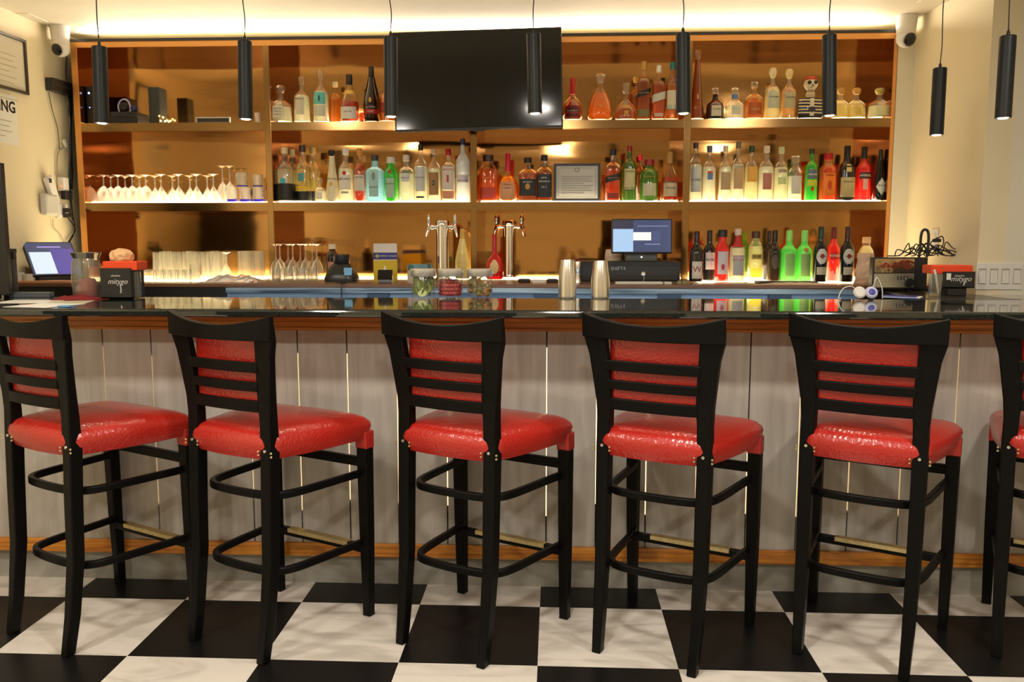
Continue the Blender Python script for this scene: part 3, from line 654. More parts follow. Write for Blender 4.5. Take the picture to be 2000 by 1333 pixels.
# middle shelf, right bay
B(2, 1358, 279, 27, 'tall', GC, cap((70, 64, 60)), [(.15, .58, .75, (196, 198, 190))], 'clear vodka bottle with grey label, first in the right bay', liq=CLR, texts=[('VODKA', .36, .05, (60, 60, 90))])
B(2, 1385, 285, 26, 'spirit', GC, cap((90, 90, 110)), [(.38, .50, .4, (90, 120, 170)), (.49, .54, .4, (200, 90, 70))], 'clear bottle with blue star and red mark', liq=CLR)
B(2, 1416, 285, 25, 'spirit', GC, cap(CR), [(.20, .52, .8, (178, 150, 110))], 'clear bottle with tan label, left of its taller twin', liq=CLR)
B(2, 1441, 277, 25, 'spirit', GC, cap((120, 100, 80)), [(.20, .55, .8, (190, 156, 112))], 'taller clear bottle with tan label beside its shorter twin', liq=CLR, texts=[('VARA', .57, .06, (80, 60, 40))])
B(2, 1467, 285, 26, 'spirit', GC, cap((30, 60, 30)), [(.34, .62, .8, (226, 170, 70))], 'pale bottle with amber label and small green stopper', liq=(.98, .85, .5))
B(2, 1496, 285, 30, 'spirit', GC, cap((224, 200, 170)), [(.20, .50, .6, (176, 110, 96))], 'clear bottle with dusty red square label', liq=CLR)
B(2, 1525, 287, 27, 'spirit', GC, cap((200, 200, 160)), [(.52, .58, .6, (150, 140, 110)), (.30, .44, .6, (190, 206, 140))], 'clear bottle with green plant drawing', liq=(.98, .90, .62))
B(2, 1552, 305, 28, 'jar', GC, GLASS, [(.15, .55, .7, (206, 200, 196))], 'short wide shouldered clear bottle with white label and glass stopper', liq=CLR, fill=.55, capname='stopper')
B(2, 1584, 291, 25, 'tall', GRN, cap((14, 40, 18)), [(.42, .60, .8, (90, 104, 120)), (.28, .40, .8, (190, 200, 40)), (.18, .27, .25, RD, 'oval')], 'bright green liqueur bottle with dark cap and yellow flash', texts=[('MIDORI', .5, .05, W_)])
B(2, 1616, 300, 31, 'jug', GC, cap((190, 20, 30)), [(.10, .58, .7, (240, 128, 30)), (.22, .42, .25, (200, 70, 20), 'oval')], 'orange cinnamon whisky bottle with red cap and orange label', ex=3, liq=(.85, .12, .02), fill=.72, texts=[('FIREBALL', .53, .045, (120, 20, 10))])
B(2, 1653, 285, 31, 'wine', BKG, cap(BK), [(.06, .42, .9, (186, 170, 120)), (.52, .66, .3, (222, 196, 120))], 'dark brown bottle with cream label and small upper badge', ex=3, capname='stopper', texts=[('Disaronno', .34, .04, (60, 50, 30))])
B(2, 1686, 287, 29, 'wine', SATR, cap(BK), [(.40, .52, .8, (60, 14, 14)), (.20, .40, .3, (226, 170, 160))], 'bright red aperitif bottle with dark label band', texts=[('APEROL', .46, .06, W_)])
B(2, 1718, 292, 26, 'slope', DKG, cap((20, 50, 30)), [(.10, .44, .8, (214, 220, 206), 'diamond'), (.16, .22, .5, (70, 110, 80))], 'dark green bottle with white diamond label, last on the middle shelf', texts=[('BLACK', .29, .045, BK)])
# back counter, right bay
B(3, 1360, 452, 27, 'wine', BKG, cap((50, 14, 34)), [(.06, .40, .75, (214, 204, 190))], 'dark wine bottle with white label bearing a red letter W', capname='capsule', texts=[('W', .24, .17, (150, 24, 44))], Y=1.90)
B(3, 1385, 450, 26, 'wine', BKG, cap((40, 20, 16)), [(.22, .56, .7, (206, 200, 206))], 'dark wine bottle with lilac white label, behind the red syrup', capname='capsule', texts=[('bota', .42, .09, (60, 50, 90))], Y=2.02)
B(3, 1410, 449, 27, 'jar', SATR, cap(BK), [(.14, .58, .8, (206, 196, 200)), (.22, .34, .25, (190, 50, 60), 'oval')], 'red cherry syrup bottle with black lid and fruit label', Y=1.93)
B(3, 1440, 447, 31, 'spirit', GC, cap((226, 200, 190)), [(.12, .50, .7, (176, 172, 168)), (.40, .50, .72, (176, 30, 40)), (.66, .86, 3.1, (196, 40, 40))], 'clear vodka bottle with red banner across its grey label', liq=(1, .94, .72), Y=1.90, fill=.64, texts=[('VODKA', .45, .07, W_)])
B(3, 1475, 452, 29, 'jug', GC, cap((70, 40, 20)), [(.44, .54, .7, (150, 130, 60)), (.08, .26, .8, (240, 216, 60))], 'pale rum bottle with dark cap and yellow lower label', liq=(1, .90, .5), fill=.7, texts=[('RUM', .49, .07, BK)])
B(3, 1501, 451, 20, 'wine', BKG, cap((30, 16, 12)), [], 'slim black bottle behind the dark cream liqueur', Y=2.12)
B(3, 1512, 450, 26, 'wine', BRG, cap((24, 14, 12)), [(.24, .52, .6, (70, 60, 44), 'oval')], 'dark brown cream liqueur bottle with faint oval label', Y=1.96)
B(3, 1540, 450, 32, 'wine', LGR, cap((150, 226, 110), .3), [(.10, .54, .6, (120, 170, 90))], 'vivid green liqueur bottle, left one of the green pair', Y=1.96)
B(3, 1570, 450, 31, 'wine', LGR, cap((150, 226, 110), .3), [(.10, .54, .6, (130, 160, 90)), (.56, .66, .25, (200, 110, 40), 'oval')], 'vivid green liqueur bottle with orange dot, right one of the pair', Y=1.96)
B(3, 1602, 443, 27, 'wine', BKG, cap((16, 50, 34)), [(.33, .60, .8, (206, 204, 192), 'oval'), (.42, .51, .3, (160, 40, 40), 'oval'), (.13, .27, .7, (190, 180, 150))], 'dark vermouth bottle with round white label, left of the red bottle', Y=1.90, texts=[('MARTINI', .465, .035, BK)])
B(3, 1627, 444, 26, 'wine', SATR, cap((110, 16, 24)), [(.40, .52, .7, (170, 20, 40))], 'bright red bottle between the two dark vermouth bottles', Y=2.02, texts=[('ROSSO', .47, .06, W_)])
B(3, 1654, 443, 27, 'wine', BKG, cap((70, 20, 20)), [(.33, .60, .8, (206, 204, 192), 'oval'), (.42, .51, .3, (160, 40, 40), 'oval'), (.13, .27, .7, (190, 180, 150))], 'dark vermouth bottle with round white label, right of the red bottle', Y=1.90, texts=[('MARTINI', .465, .035, BK)])
B(3, 1690, 463, 29, 'jug', GC, cap((224, 180, 130)), [(.42, .62, .7, (206, 90, 70)), (.10, .40, .7, (226, 200, 170))], 'pale bottle with red label wrapped in crumpled paper', Y=2.02, liq=(1, .82, .5), fill=.8)
# back counter, other bottles
B(3, 903, 447, 28, 'slope', pm('cream_glass', srgb(250, 224, 140), .25), cap((240, 190, 90)), [(.3, .5, .5, (236, 206, 120))], 'pale yellow bottle with long tapering neck right of a beer tower', Y=2.18, capname='neck_foil')
B(3, 966, 458, 36, 'flask', SATR, cap((190, 20, 40)), [(.12, .44, .5, (226, 190, 130), 'oval')], 'red teardrop shaped cognac flask with round cream label', Y=2.10, dp=.6, capname='red_cap')
B(3, 650, 477, 25, 'jug', BRG, cap((230, 214, 190)), [(.2, .5, .5, (196, 140, 120))], 'dark bottle with white cap behind the black blender base', Y=2.05)

# ------------------------------------------------------------------ glassware
def drink(name, prof, group, label, cat, spots, mat=WARE, seg=18, base=None, bcol=None):
    """one glass as a mesh of its own, then copies at (x, y, z, scale)"""
    first = None
    for k, (x, y, z, sc_) in enumerate(spots):
        if first is None:
            o = first = obj(name, lathe(prof, seg, closed=False), mat, smooth=True)
            if base: obj('tinted_base', lathe(base, seg, closed=False), bcol, o, smooth=True)
        else:
            o = first.copy(); C.objects.link(o)
            for ch in first.children:
                c_ = ch.copy(); C.objects.link(c_); c_.parent = o
        o.location = (x, y, z); o.scale = (sc_,)*3; o.rotation_euler = (0, 0, random.uniform(0, 3))
        tag(o, label, cat, group)
# upside-down goblets (foot up), wall thickness included
def goblet(R, H, stem, foot, rs=.004):
    b = H-stem
    return [(R, 0), (R*1.04, b*.25), (R*.95, b*.6), (R*.55, b*.9), (rs*1.6, b*1.02), (rs, b+stem*.2), (rs, H-.012), (foot*.5, H-.005), (foot, H-.0015), (foot, H), (.0001, H)] 
def flute(R, H, bowl, foot, rs=.004):
    return [(R, 0), (R*.96, bowl*.15), (R*.55, bowl*.6), (rs*1.4, bowl), (rs, bowl*1.1), (rs, H-.012), (foot*.5, H-.005), (foot, H-.0015), (foot, H), (.0001, H)]
def tumbler(Rt, Rb, H):      # upright, thick base
    return [(.0001, 0), (Rb, 0), (Rt, H), (Rt-.002, H), (Rb-.002, .010), (.0001, .010)]
def upside(prof, H): return [(r, H-z) for r, z in prof][::-1]
Z2 = ROWZ[2]+.006
G = drink
G('goblet', goblet(.038, .155, .065, .034), 'small goblets on the middle shelf', 'small short stemmed goblet upside down at the left of the middle shelf', 'glass',
  [(at_y(x, 390, Y).x, Y, Z2, 1) for Y, xs in ((2.26, (176, 204, 232, 260, 286)), (2.36, (190, 218, 246, 274))) for x in xs])
G('cocktail_glass', flute(.048, .158, .085, .034), 'flared cocktail glasses on the middle shelf', 'flared long stemmed cocktail glass upside down on the middle shelf', 'glass',
  [(at_y(x, 390, Y).x, Y, Z2, 1) for Y, xs in ((2.26, (316, 350, 385, 418)), (2.37, (304, 338, 372, 406))) for x in xs])
G('wine_glass', goblet(.036, .215, .10, .036), 'tall wine glasses on the middle shelf', 'tall wine glass upside down, rising above the shorter stemware', 'glass',
  [(at_y(x, 390, 2.40).x, 2.40, Z2, 1) for x in (436, 450)])
bluebase = glass('blue_glass_base', (.10, .08, .75), .6, tint=(.08, .05, .7))
G('blue_based_tumbler', tumbler(.033, .030, .085), 'blue based tumblers on the middle shelf', 'short tumbler with violet blue base at the right of the glassware shelf', 'glass',
  [(at_y(x, 390, 2.255).x, 2.255, Z2, 1) for x in (453, 479, 505)], base=[(.0001, -.0003), (.0315, -.0003), (.0325, .014), (.0001, .014)], bcol=bluebase)
G('blue_based_tumbler', tumbler(.036, .033, .080), 'tumblers stacked on the blue based ones', 'clear tumbler stacked on top of the blue based tumblers', 'glass',
  [(at_y(472, 360, 2.255).x, 2.255, Z2+.086, 1), (at_y(503, 360, 2.255).x, 2.255, Z2+.086, .85)], base=[(.0001, -.0003), (.0345, -.0003), (.035, .006), (.0001, .006)], bcol=bluebase)
GZ = ZT+.0005
G('highball_glass', upside(tumbler(.031, .026, .150), .150), 'upside down highball glasses on the back counter', 'highball glass upside down in the rows on the back counter', 'glass',
  [(at_y(x, 540, Y).x, Y, GZ+.006, 1) for Y, xs in ((1.98, (310, 333, 356, 379, 402, 424)), (2.12, (322, 345, 368, 391, 414, 436)), (2.36, (328, 374, 420))) for x in xs])
G('shot_glass', tumbler(.020, .017, .066), 'shot glasses on the back counter', 'small shot glass in the front row on the back counter', 'glass',
  [(at_y(x, 548, 1.80).x, 1.80, GZ, 1) for x in (283, 297, 311, 325, 339, 353, 367)])
G('rocks_glass', tumbler(.031, .030, .095), 'rocks glasses on the back counter', 'square set clear rocks glass beside the shot glasses', 'glass', [(at_y(383, 548, 1.80).x, 1.80, GZ, 1)], seg=8)
G('stemmed_glass', flute(.040, .150, .085, .034), 'stemmed glass among the tumblers', 'stemmed glass upside down between the highball glasses and the tall tumblers', 'glass', [(at_y(443, 540, 1.93).x, 1.93, GZ+.006, 1)])
G('pint_glass', tumbler(.037, .035, .155), 'straight pint glasses on the back counter', 'straight sided pint glass at the right end of the glass rows', 'glass',
  [(at_y(x, 540, 1.98).x, 1.98, GZ+.006, 1) for x in (479, 505)])
G('goblet', goblet(.034, .20, .09, .032), 'tall goblets on the back counter', 'goblet upside down in the cluster right of the first upright', 'glass',
  [(at_y(x, 540, Y).x, Y, GZ, 1) for Y, xs in ((2.02, (540, 564, 588, 611)), (2.13, (548, 573, 598, 620))) for x in xs])
G('rocks_glass', tumbler(.030, .028, .072), 'low rocks glasses before the goblets', 'low clear rocks glass standing in front of the goblets', 'glass',
  [(at_y(x, 548, 1.84).x, 1.84, GZ, 1) for x in (540, 564, 588, 611)])
# crumpled clear plastic wrap before the pint glasses
def crumple(x0, x1, y0, y1, z0, h, n=14, m=6, seed=1, edge=.3):
    rnd = random.Random(seed); bm = bmesh.new(); g = []
    for j in range(m+1):
        row = []
        for i in range(n+1):
            u, v = i/n, j/m; e = min(1, 4*min(u, 1-u, v, 1-v)+edge*0)
            row.append(bm.verts.new((x0+(x1-x0)*u+rnd.uniform(-1, 1)*.2*(x1-x0)/n, y0+(y1-y0)*v+rnd.uniform(-1, 1)*.2*(y1-y0)/m, z0+e*h*rnd.uniform(.35, 1)*(math.sin(PI*u)**.4 if 0 < u < 1 else 0))))
        g.append(row)
    for j in range(m):
        for i in range(n): bm.faces.new((g[j][i], g[j][i+1], g[j+1][i+1], g[j+1][i]))
    bmesh.ops.recalc_face_normals(bm, faces=bm.faces)
    bmesh.ops.solidify(bm, geom=bm.faces[:], thickness=.0012)
    return bm
a = at_y(396, 550, 1.78); b = at_y(522, 550, 1.78)
o = obj('plastic_wrap', crumple(a.x, b.x, 1.70, 1.86, ZT+.002, .045, seed=3), glass('clear_wrap', (.95, .95, .97), .35, tint=(.9, .9, .95)), smooth=False)
tag(o, 'crumpled clear plastic wrap lying before the straight pint glasses', 'plastic wrap')
# ------------------------------------------------------------------ beer towers
def tower(px, base_px, top_px, wpx, label, sides):
    p = at_z(px, base_px, ZT); d = (p-CO).dot(_f); r = wpx/2*d/FPX; H = at_y(px, top_px, p.y).z-ZT
    t = thing('beer_tower', label, 'beer tap', (p.x, p.y, ZT), 0, 'chrome beer towers')
    obj('column', lathe([(r*1.5, 0), (r*1.5, .006), (r*1.05, .012), (r, .02), (r, H-.03), (r*1.06, H-.028), (r*1.06, H-.008), (r*.9, H), (.0001, H)], 28, closed=False), CHROME, t, smooth=True)
    zt = H-.035
    for s in sides:
        f = obj('faucet', tube([(s*r*.8, -.01, zt), (s*(r+.03), -.015, zt), (s*(r+.036), -.02, zt-.002), (s*(r+.045), -.03, zt-.03), (s*(r+.05), -.034, zt-.055)], [.010, .009, .011, .008, .0065], 12), CHROME, t, smooth=True)
        obj('shank_ring', lathe([(.013, -.006), (.015, 0), (.013, .006)], 14), CHROME, f, smooth=True, loc=(s*(r+.018), -.014, zt), rot=(0, PI/2, 0))
        obj('tap_lever', lathe([(.004, 0), (.006, .01), (.009, .03), (.010, .045), (.005, .062), (.0001, .066)], 12, closed=False), CHROME, f, smooth=True, loc=(s*(r+.037), -.02, zt+.004))
    return t
tower(865, 547, 431, 25, 'chrome column beer tower standing behind the glass garnish jars', (-1, 1))
tower(994, 543, 431, 24, 'chrome column beer tower right of the red cognac flask', (-1, 1))
# ------------------------------------------------------------------ garnish jars
def jar(px, wpx, label, fillname, fill):
    p = at_z(px, 583.5, 1.134); d = (p-CO).dot(_f); R = wpx/2*d/FPX
    H = at_y(px, 526, p.y).z-1.134
    t = thing('garnish_jar', label, 'jar', (p.x, p.y+R, 1.134), 0, 'glass garnish jars on the bar top')
    obj('glass_jar', lathe([(.0001, 0), (R*.93, 0), (R, .006), (R, H*.70), (R*.95, H*.745), (R*.93, H*.745), (R*.97, H*.68), (R*.97, .008), (.0001, .005)], 32, closed=False), JARG, t, smooth=True)
    obj('steel_lid', lathe([(.0001, H*.74), (R*1.0, H*.74), (R*1.03, H*.76), (R*1.03, H*.98), (R*.98, H), (.0001, H)], 32, closed=False), pm('lid_steel', (.88, .86, .80), .34, .8), t, smooth=True)
    fill(t, R, H)
def cucumbers(t, R, H):
    rnd = random.Random(4)
    skin = pm('cucumber_skin', (.03, .10, .015), .3); flesh = pm('cucumber_flesh', (.30, .38, .10), .4, var=.15, vscale=90)
    bright = pm('cucumber_front_flesh', (.62, .72, .30), .4)
    for k in range(34):
        a = rnd.uniform(PI, 2*PI); rr = rnd.uniform(.55, .80)*R; z = .018+.50*H*rnd.random()
        if k == 0: a, rr, z = -PI/2+.05, .80*R, .022
        sr = .017 if k else .021
        bm = bmesh.new(); lathe([(.0001, -.0015), (sr, -.0015), (sr, .0015), (.0001, .0015)], 16, closed=False, bm=bm)
        for f in bm.faces:
            c_ = f.calc_center_median(); f.material_index = 0 if math.hypot(c_.x, c_.y) > sr*.9 else 1
        obj('cucumber_slice', bm, [skin, flesh if k else bright], t, loc=(math.cos(a)*rr*.9, math.sin(a)*rr*.85, z+.004), rot=(PI/2+rnd.uniform(-.5, .3), 0, rnd.choice((-1, 1))*rnd.uniform(.5, 1.35) if k else 0))
def cherries(t, R, H):
    rnd = random.Random(9); m = pm('cherry_red', (.42, .010, .03), .2, coat=.4)
    obj('cherry_syrup', lathe([(.0001, .01), (R*.80, .01), (R*.80, H*.5), (.0001, H*.5)], 20, closed=False), pm('cherry_syrup', (.14, .004, .008), .3), t, smooth=True)
    for k in range(46):
        lay = k//12; a = PI+PI*((k % 12)+.5*(lay % 2))/11.5; z = .020+lay*.0165
        if lay == 3: a = rnd.uniform(0, 2*PI)
        rr = R-.0125-.010 if lay < 3 else rnd.uniform(.1, .7)*R
        bm = bmesh.new(); bmesh.ops.create_uvsphere(bm, u_segments=10, v_segments=7, radius=.0105)
        obj('cherry', bm, m, t, smooth=True, loc=(math.cos(a)*(rr+.008 if lay < 3 else rr), math.sin(a)*(rr+.008 if lay < 3 else rr), z))
def olives(t, R, H):
    rnd = random.Random(5)
    ms = [pm('olive_green', (.20, .17, .04), .3), pm('dried_orange', (.45, .20, .04), .4), pm('onion_cream', (.55, .42, .25), .3)]
    for k in range(40):
        a = rnd.uniform(PI*.95, 2.05*PI); rr = rnd.uniform(.55, .80)*R; z = .016+.42*H*rnd.random()
        bm = bmesh.new(); bmesh.ops.create_uvsphere(bm, u_segments=10, v_segments=7, radius=.010)
        for v in bm.verts: v.co.z *= 1.3
        obj('pickled_olive', bm, ms[k % 3] if a > 1.5*PI else ms[0 if k % 4 else 1], t, smooth=True, loc=(math.cos(a)*rr, math.sin(a)*rr, z), rot=(rnd.uniform(0, 3), rnd.uniform(0, 3), 0))
jar(823, 49, 'steel lidded glass jar of cucumber slices on the bar top', 'cucumber', cucumbers)
jar(877, 50, 'steel lidded glass jar of dark red cherries on the bar top', 'cherry', cherries)
jar(935, 50, 'steel lidded glass jar of olives and pale garnish on the bar top', 'olive', olives)
# ------------------------------------------------------------------ cocktail shakers
for px, wt, wb, topy, lab in ((1108, 29, 36, 507, 'tall steel cocktail shaker tin upside down, left of the pair'), (1173, 29, 37, 509, 'tall steel cocktail shaker tin upside down, right of the pair')):
    p = at_z(px, 584, 1.134); d = (p-CO).dot(_f); k = d/FPX/2; H = at_y(px, topy, p.y).z-1.134
    o = obj('cocktail_shaker', lathe([(wb*k-.001, 0), (wb*k, .002), (wb*k, .01), (wb*k*.98, H*.5), (wt*k, H-.012), (wt*k*.93, H-.002), (wt*k*.8, H), (.0001, H-.003)], 32, closed=False), STEEL, smooth=True, loc=(p.x, p.y+.03, 1.134))
    tag(o, lab, 'shaker', 'steel shaker tins on the bar top')
p = at_z(1129, 570, ZT)
p = Vector((at_y(1128, 540, 1.78).x, 1.78, ZT))
t = thing('jigger', 'small steel jigger with reddish top behind the left shaker', 'jigger', p)
obj('cup', lathe([(.018, 0), (.020, .002), (.011, .05), (.012, .055), (.017, .11), (.016, .112), (.010, .06), (.0001, .058)], 20, closed=False), STEEL, t, smooth=True)
obj('red_stirrer', tube([(0, 0, .06), (.004, 0, .12), (-.006, 0, .127), (-.016, 0, .124)], .004, 8), cmat((150, 50, 40)), t, smooth=True)
# ------------------------------------------------------------------ till: cash drawer, printer, touch screen
a = at_y(1133, 511, 1.90); b = at_y(1328, 549, 1.90)
DW = (a.x+b.x)/2; hw = (b.x-a.x)/2
t = thing('cash_drawer', 'wide black metal cash drawer under the touch screen', 'cash drawer', (DW, 1.90, ZT))
hd = a.z-ZT
obj('body', BX(-hw, hw, 0, .36, .004, hd), BLACK, t, bevel=.004)
obj('drawer_front', BX(-hw+.012, hw-.012, -.006, 0, .012, hd-.022), pm('drawer_black', (.018, .018, .018), .45), t, bevel=.002)
lk = lathe([(.0001, 0), (.011, 0), (.011, -.005), (.0001, -.006)], 18, closed=False)
for v in lk.verts: x, y, z = v.co; v.co = (x, z, y)
obj('lock', lk, CHROME, t, smooth=True, loc=(at_y(1256, 538, 1.90).x-DW, -.006, hd*.42))
obj('lettering', text_bm('SHIFT4', .026), cmat((170, 170, 170)), t, loc=(at_y(1207, 527, 1.9).x-DW, -.0068, hd*.66))
obj('key_tag', tube([(0, -.012, 0), (.004, -.013, -.02), (-.003, -.012, -.04)], .0025, 6), STEEL, t, loc=(at_y(1256, 538, 1.90).x-DW, 0, hd*.36))
zt = ZT+hd
a = at_y(1222, 498, 1.97); b = at_y(1284, 512, 1.97)
t = thing('screen_stand', 'grey block stand carrying the till touch screen', 'stand', ((a.x+b.x)/2, 1.97, zt))
obj('block', BX(-(b.x-a.x)/2, (b.x-a.x)/2, 0, .14, 0, a.z-zt+.006), pm('grey_plastic', (.12, .13, .125), .4), t, bevel=.004)
bm = bmesh.new(); bmesh.ops.create_uvsphere(bm, u_segments=10, v_segments=6, radius=.004)
obj('status_light', bm, em('white_status_light', (1, 1, 1), 4), t, loc=(0, -.001, .022))
sc0 = at_y(1195, 427, 1.93); sc1 = at_y(1313, 495, 1.93)
def screen(name, label, loc, ww, hh, rot, blocks, dep=.014, txt=()):
    t = thing(name, label, 'touch screen', loc); t.rotation_euler = rot
    obj('casing', BX(-ww/2, ww/2, 0, dep, 0, hh), BLACK, t, bevel=.004)
    obj('display', BX(-ww/2+.008, ww/2-.008, -.0008, 0, .008, hh-.008), em('screen_slate_blue', srgb(54, 66, 104), 1.0), t)
    for k, (u0, u1, v0, v1, col, nm) in enumerate(blocks):
        obj(nm, BX(-ww/2+.008+(ww-.016)*u0, -ww/2+.008+(ww-.016)*u1, -.0016, -.0008, .008+(hh-.016)*v0, .008+(hh-.016)*v1), em('screen_%d_%d_%d' % col, srgb(*col), 1.0), t)
    return t
sw = sc1.x-sc0.x; sh = sc0.z-sc1.z
screen('touch_screen', 'black touch screen till display with white and blue panels', ((sc0.x+sc1.x)/2, 1.93, sc1.z), sw, sh, (-.12, 0, 0),
       [(0, .35, 0, .72, (172, 206, 240), 'order_panel'), (.35, .66, .36, .62, (250, 248, 244), 'popup'), (0, .35, .74, 1, (30, 32, 60), 'logo_panel'), (.42, .95, .80, .83, (120, 130, 160), 'header_line'), (.55, .82, .22, .26, (120, 130, 160), 'button_row'), (.68, .82, .32, .66, (66, 80, 120), 'keypad')], dep=.03)
# left screen standing towards the left wall
zL = ZT
p = at_y(130, 540, 1.80)
screen('touch_screen', 'tilted touch screen with purple display in the left corner', (p.x-.03, 1.78, ZT+.035), .25, .235, (-.72, 0, .85),
       [(.04, .50, .02, .70, (226, 240, 250), 'order_panel'), (.25, .75, .84, .88, (170, 150, 220), 'header_line'), (.5, 1, .0, .8, (84, 74, 160), 'side_panel')])
t = thing('screen_stand', 'black wedge stand under the tilted left touch screen', 'stand', (p.x-.06, 1.805, ZT), .85)
bm = bmesh.new(); vs = box(bm, -.10, .10, -.05, .10, 0, .03); vs = box(bm, -.05, .05, .055, .09, .03, .055)
obj('base', bm, BLACK, t, bevel=.008)
# ------------------------------------------------------------------ things on the back counter, centre
def cups(px0, px1, top, Y, zb, label, n=3):
    a = at_y(px0, top, Y); b = at_y(px1, top, Y); R = (b.x-a.x)/2; H = a.z-zb
    for k in range(1):
        t = thing('paper_cup_stack', label, 'paper cups', ((a.x+b.x)/2, Y, zb))
        for i in range(n):
            z0 = H*.0+i*H*.16
            obj('paper_cup', lathe([(R*.96, z0), (R, z0+.003), (R*.86, z0+H*.66), (R*.84, z0+H*.66), (.0001, z0+H*.655)], 24, closed=False), pm('cup_cream', srgb(232, 206, 180), .6), t, smooth=True)
cups(1181, 1216, 487, 2.08, zt, 'stack of upside down cream paper cups on the cash drawer')
# white receipts and a light bar on the counter before the drawer
o = obj('receipt_pad', BX(at_y(1202, 553, 1.75).x, at_y(1294, 553, 1.75).x, 1.73, 1.79, ZT, ZT+.010), PAPER, bevel=.001); tag(o, 'long white pad lying in front of the cash drawer', 'pad')
o = obj('receipt_pad', BX(at_y(1297, 553, 1.75).x, at_y(1311, 553, 1.75).x, 1.73, 1.78, ZT, ZT+.010), PAPER, bevel=.001); tag(o, 'small white pad right of the long pad before the drawer', 'pad')
bm = bmesh.new()
for i in range(7):
    box(bm, -.03+.009*i, -.022+.009*i, -.012+.004*(i % 3), .012, 0, .012+.004*(i % 2))
o = obj('clip_bundle', bm, cmat((150, 150, 110)), loc=(at_y(1334, 551, 1.78).x, 1.78, ZT)); tag(o, 'little pile of pale clips beside the cash drawer', 'clips')
# remote controls between tower and shakers
for (x0, x1, col, lab) in ((1012, 1036, (30, 24, 20), 'dark short remote lying right of the chrome beer tower'), (1068, 1090, (24, 20, 18), 'dark short remote lying left of the steel shakers')):
    a = at_y(x0, 547, 1.86); b = at_y(x1, 547, 1.86)
    t = thing('remote_control', lab, 'remote control', ((a.x+b.x)/2, 1.86, ZT)); L = (b.x-a.x)/2
    obj('case', BX(-L, L, -.02, .02, 0, .018), cmat(col), t, bevel=.004)
    obj('buttons', BX(-L*.7, L*.7, -.012, .012, .018, .0195), cmat((90, 90, 90)), t)
a = at_y(1040, 547, 1.83); b = at_y(1066, 547, 1.83)
o = obj('folded_napkins', BX(a.x, b.x, 1.80, 1.86, ZT, ZT+.016), PAPER, bevel=.002); tag(o, 'small pile of white folded napkins between the two dark remotes', 'napkins')
# carton
a = at_y(729, 476, 1.95); b = at_y(771, 476, 1.95); ww = b.x-a.x; hh = a.z-ZT
t = thing('carton', 'white carton with blue band and yellow lower half on the back counter', 'box', (a.x, 1.95, ZT), .18)
obj('body', BX(0, ww*1.08, 0, .11, 0, hh), pm('carton_white', srgb(226, 216, 206), .5), t, bevel=.002)
obj('yellow_panel', BX(-.0006, ww*1.08+.0006, -.0006, .1106, .0, hh*.56), cmat((214, 184, 30)), t)
obj('blue_band', BX(-.001, ww*1.08+.001, -.001, .111, hh*.58, hh*.76), cmat((40, 36, 120)), t)
obj('lettering', text_bm('DOMINO SUGAR', .0135), cmat((220, 220, 230)), t, loc=(ww*.62, -.0022, hh*.67))
obj('emblem', lathe([(.0001, 0), (.010, 0), (.010, .0015), (.0001, .0015)], 16, closed=False), cmat((170, 170, 80)), t, loc=(.02, -.0012, hh*.67), rot=(PI/2, 0, 0))
# card reader and slip
p = at_y(752, 551, 1.76)
t = thing('card_reader', 'small black card reader tilted on its stand before the carton', 'card reader', (p.x, 1.76, ZT))
obj('stand', BX(-.032, .032, -.03, .03, 0, .018), pm('reader_grey', (.16, .18, .20), .35), t, bevel=.005)
obj('screen_unit', BX(-.038, .038, -.006, .006, 0, .055), pm('reader_black', (.005, .005, .006), .1), t, bevel=.003, loc=(0, 0, .018), rot=(-.5, 0, .1))
o = obj('paper_slip', crumple(-.045, .03, -.01, .05, 0, .09, 4, 3, seed=8), PAPER, loc=(p.x-.005, 1.83, ZT)); tag(o, 'crumpled white paper slip behind the small card reader', 'paper')
# blender base
p = at_y(668, 551, 1.86); k = (p-CO).dot(_f)/FPX
t = thing('blender_base', 'black flared blender motor base with a pale blue sticker', 'blender', (p.x, 1.86, ZT))
H = at_y(668, 497, 1.86).z-ZT
obj('motor_body', lathe([(.0001, .0), (31*k, .004), (32*k, .02), (28*k, .045), (20*k, H*.58), (15*k, H*.66), (.0001, H*.66)], 28, 4, .85, closed=False), pm('blender_black', (.018, .02, .018), .3), t, smooth=True)
obj('jar_collar', lathe([(14*k, H*.65), (16*k, H*.70), (16*k, H*.97), (14*k, H), (.0001, H*.98)], 20, closed=False), BLACK, t, smooth=True)
st = obj('sticker', BX(-.022, .022, -.001, 0, 0, .042), cmat((120, 180, 220)), t, bevel=0, loc=(17*k, -.066, .038), rot=(-.42, 0, .0))
obj('cord', tube(curve_pts([(.03, -.03, .006), (.045, -.12, .004), (.052, -.20, .003), (.055, -.240, .0), (.058, -.246, -.10)], 4), .0035, 6), BLACK, t, smooth=True)
# round tub behind the jars
a = at_y(795, 516, 1.80); b = at_y(846, 516, 1.80); R = (b.x-a.x)/2; H = a.z-ZT
t = thing('storage_tin', 'wide round tin with a teal and silver rim behind the cucumber jar', 'tin', ((a.x+b.x)/2, 1.80, ZT))
obj('tin_body', lathe([(.0001, 0), (R*.97, 0), (R*.97, H*.7), (.0001, H*.7)], 32, closed=False), pm('tin_white', srgb(214, 200, 190), .35), t, smooth=True)
obj('tin_lid', lathe([(.0001, H*.68), (R, H*.68), (R, H*.98), (R*.97, H), (.0001, H)], 32, closed=False), pm('tin_teal', srgb(110, 150, 160), .25, .6), t, smooth=True)
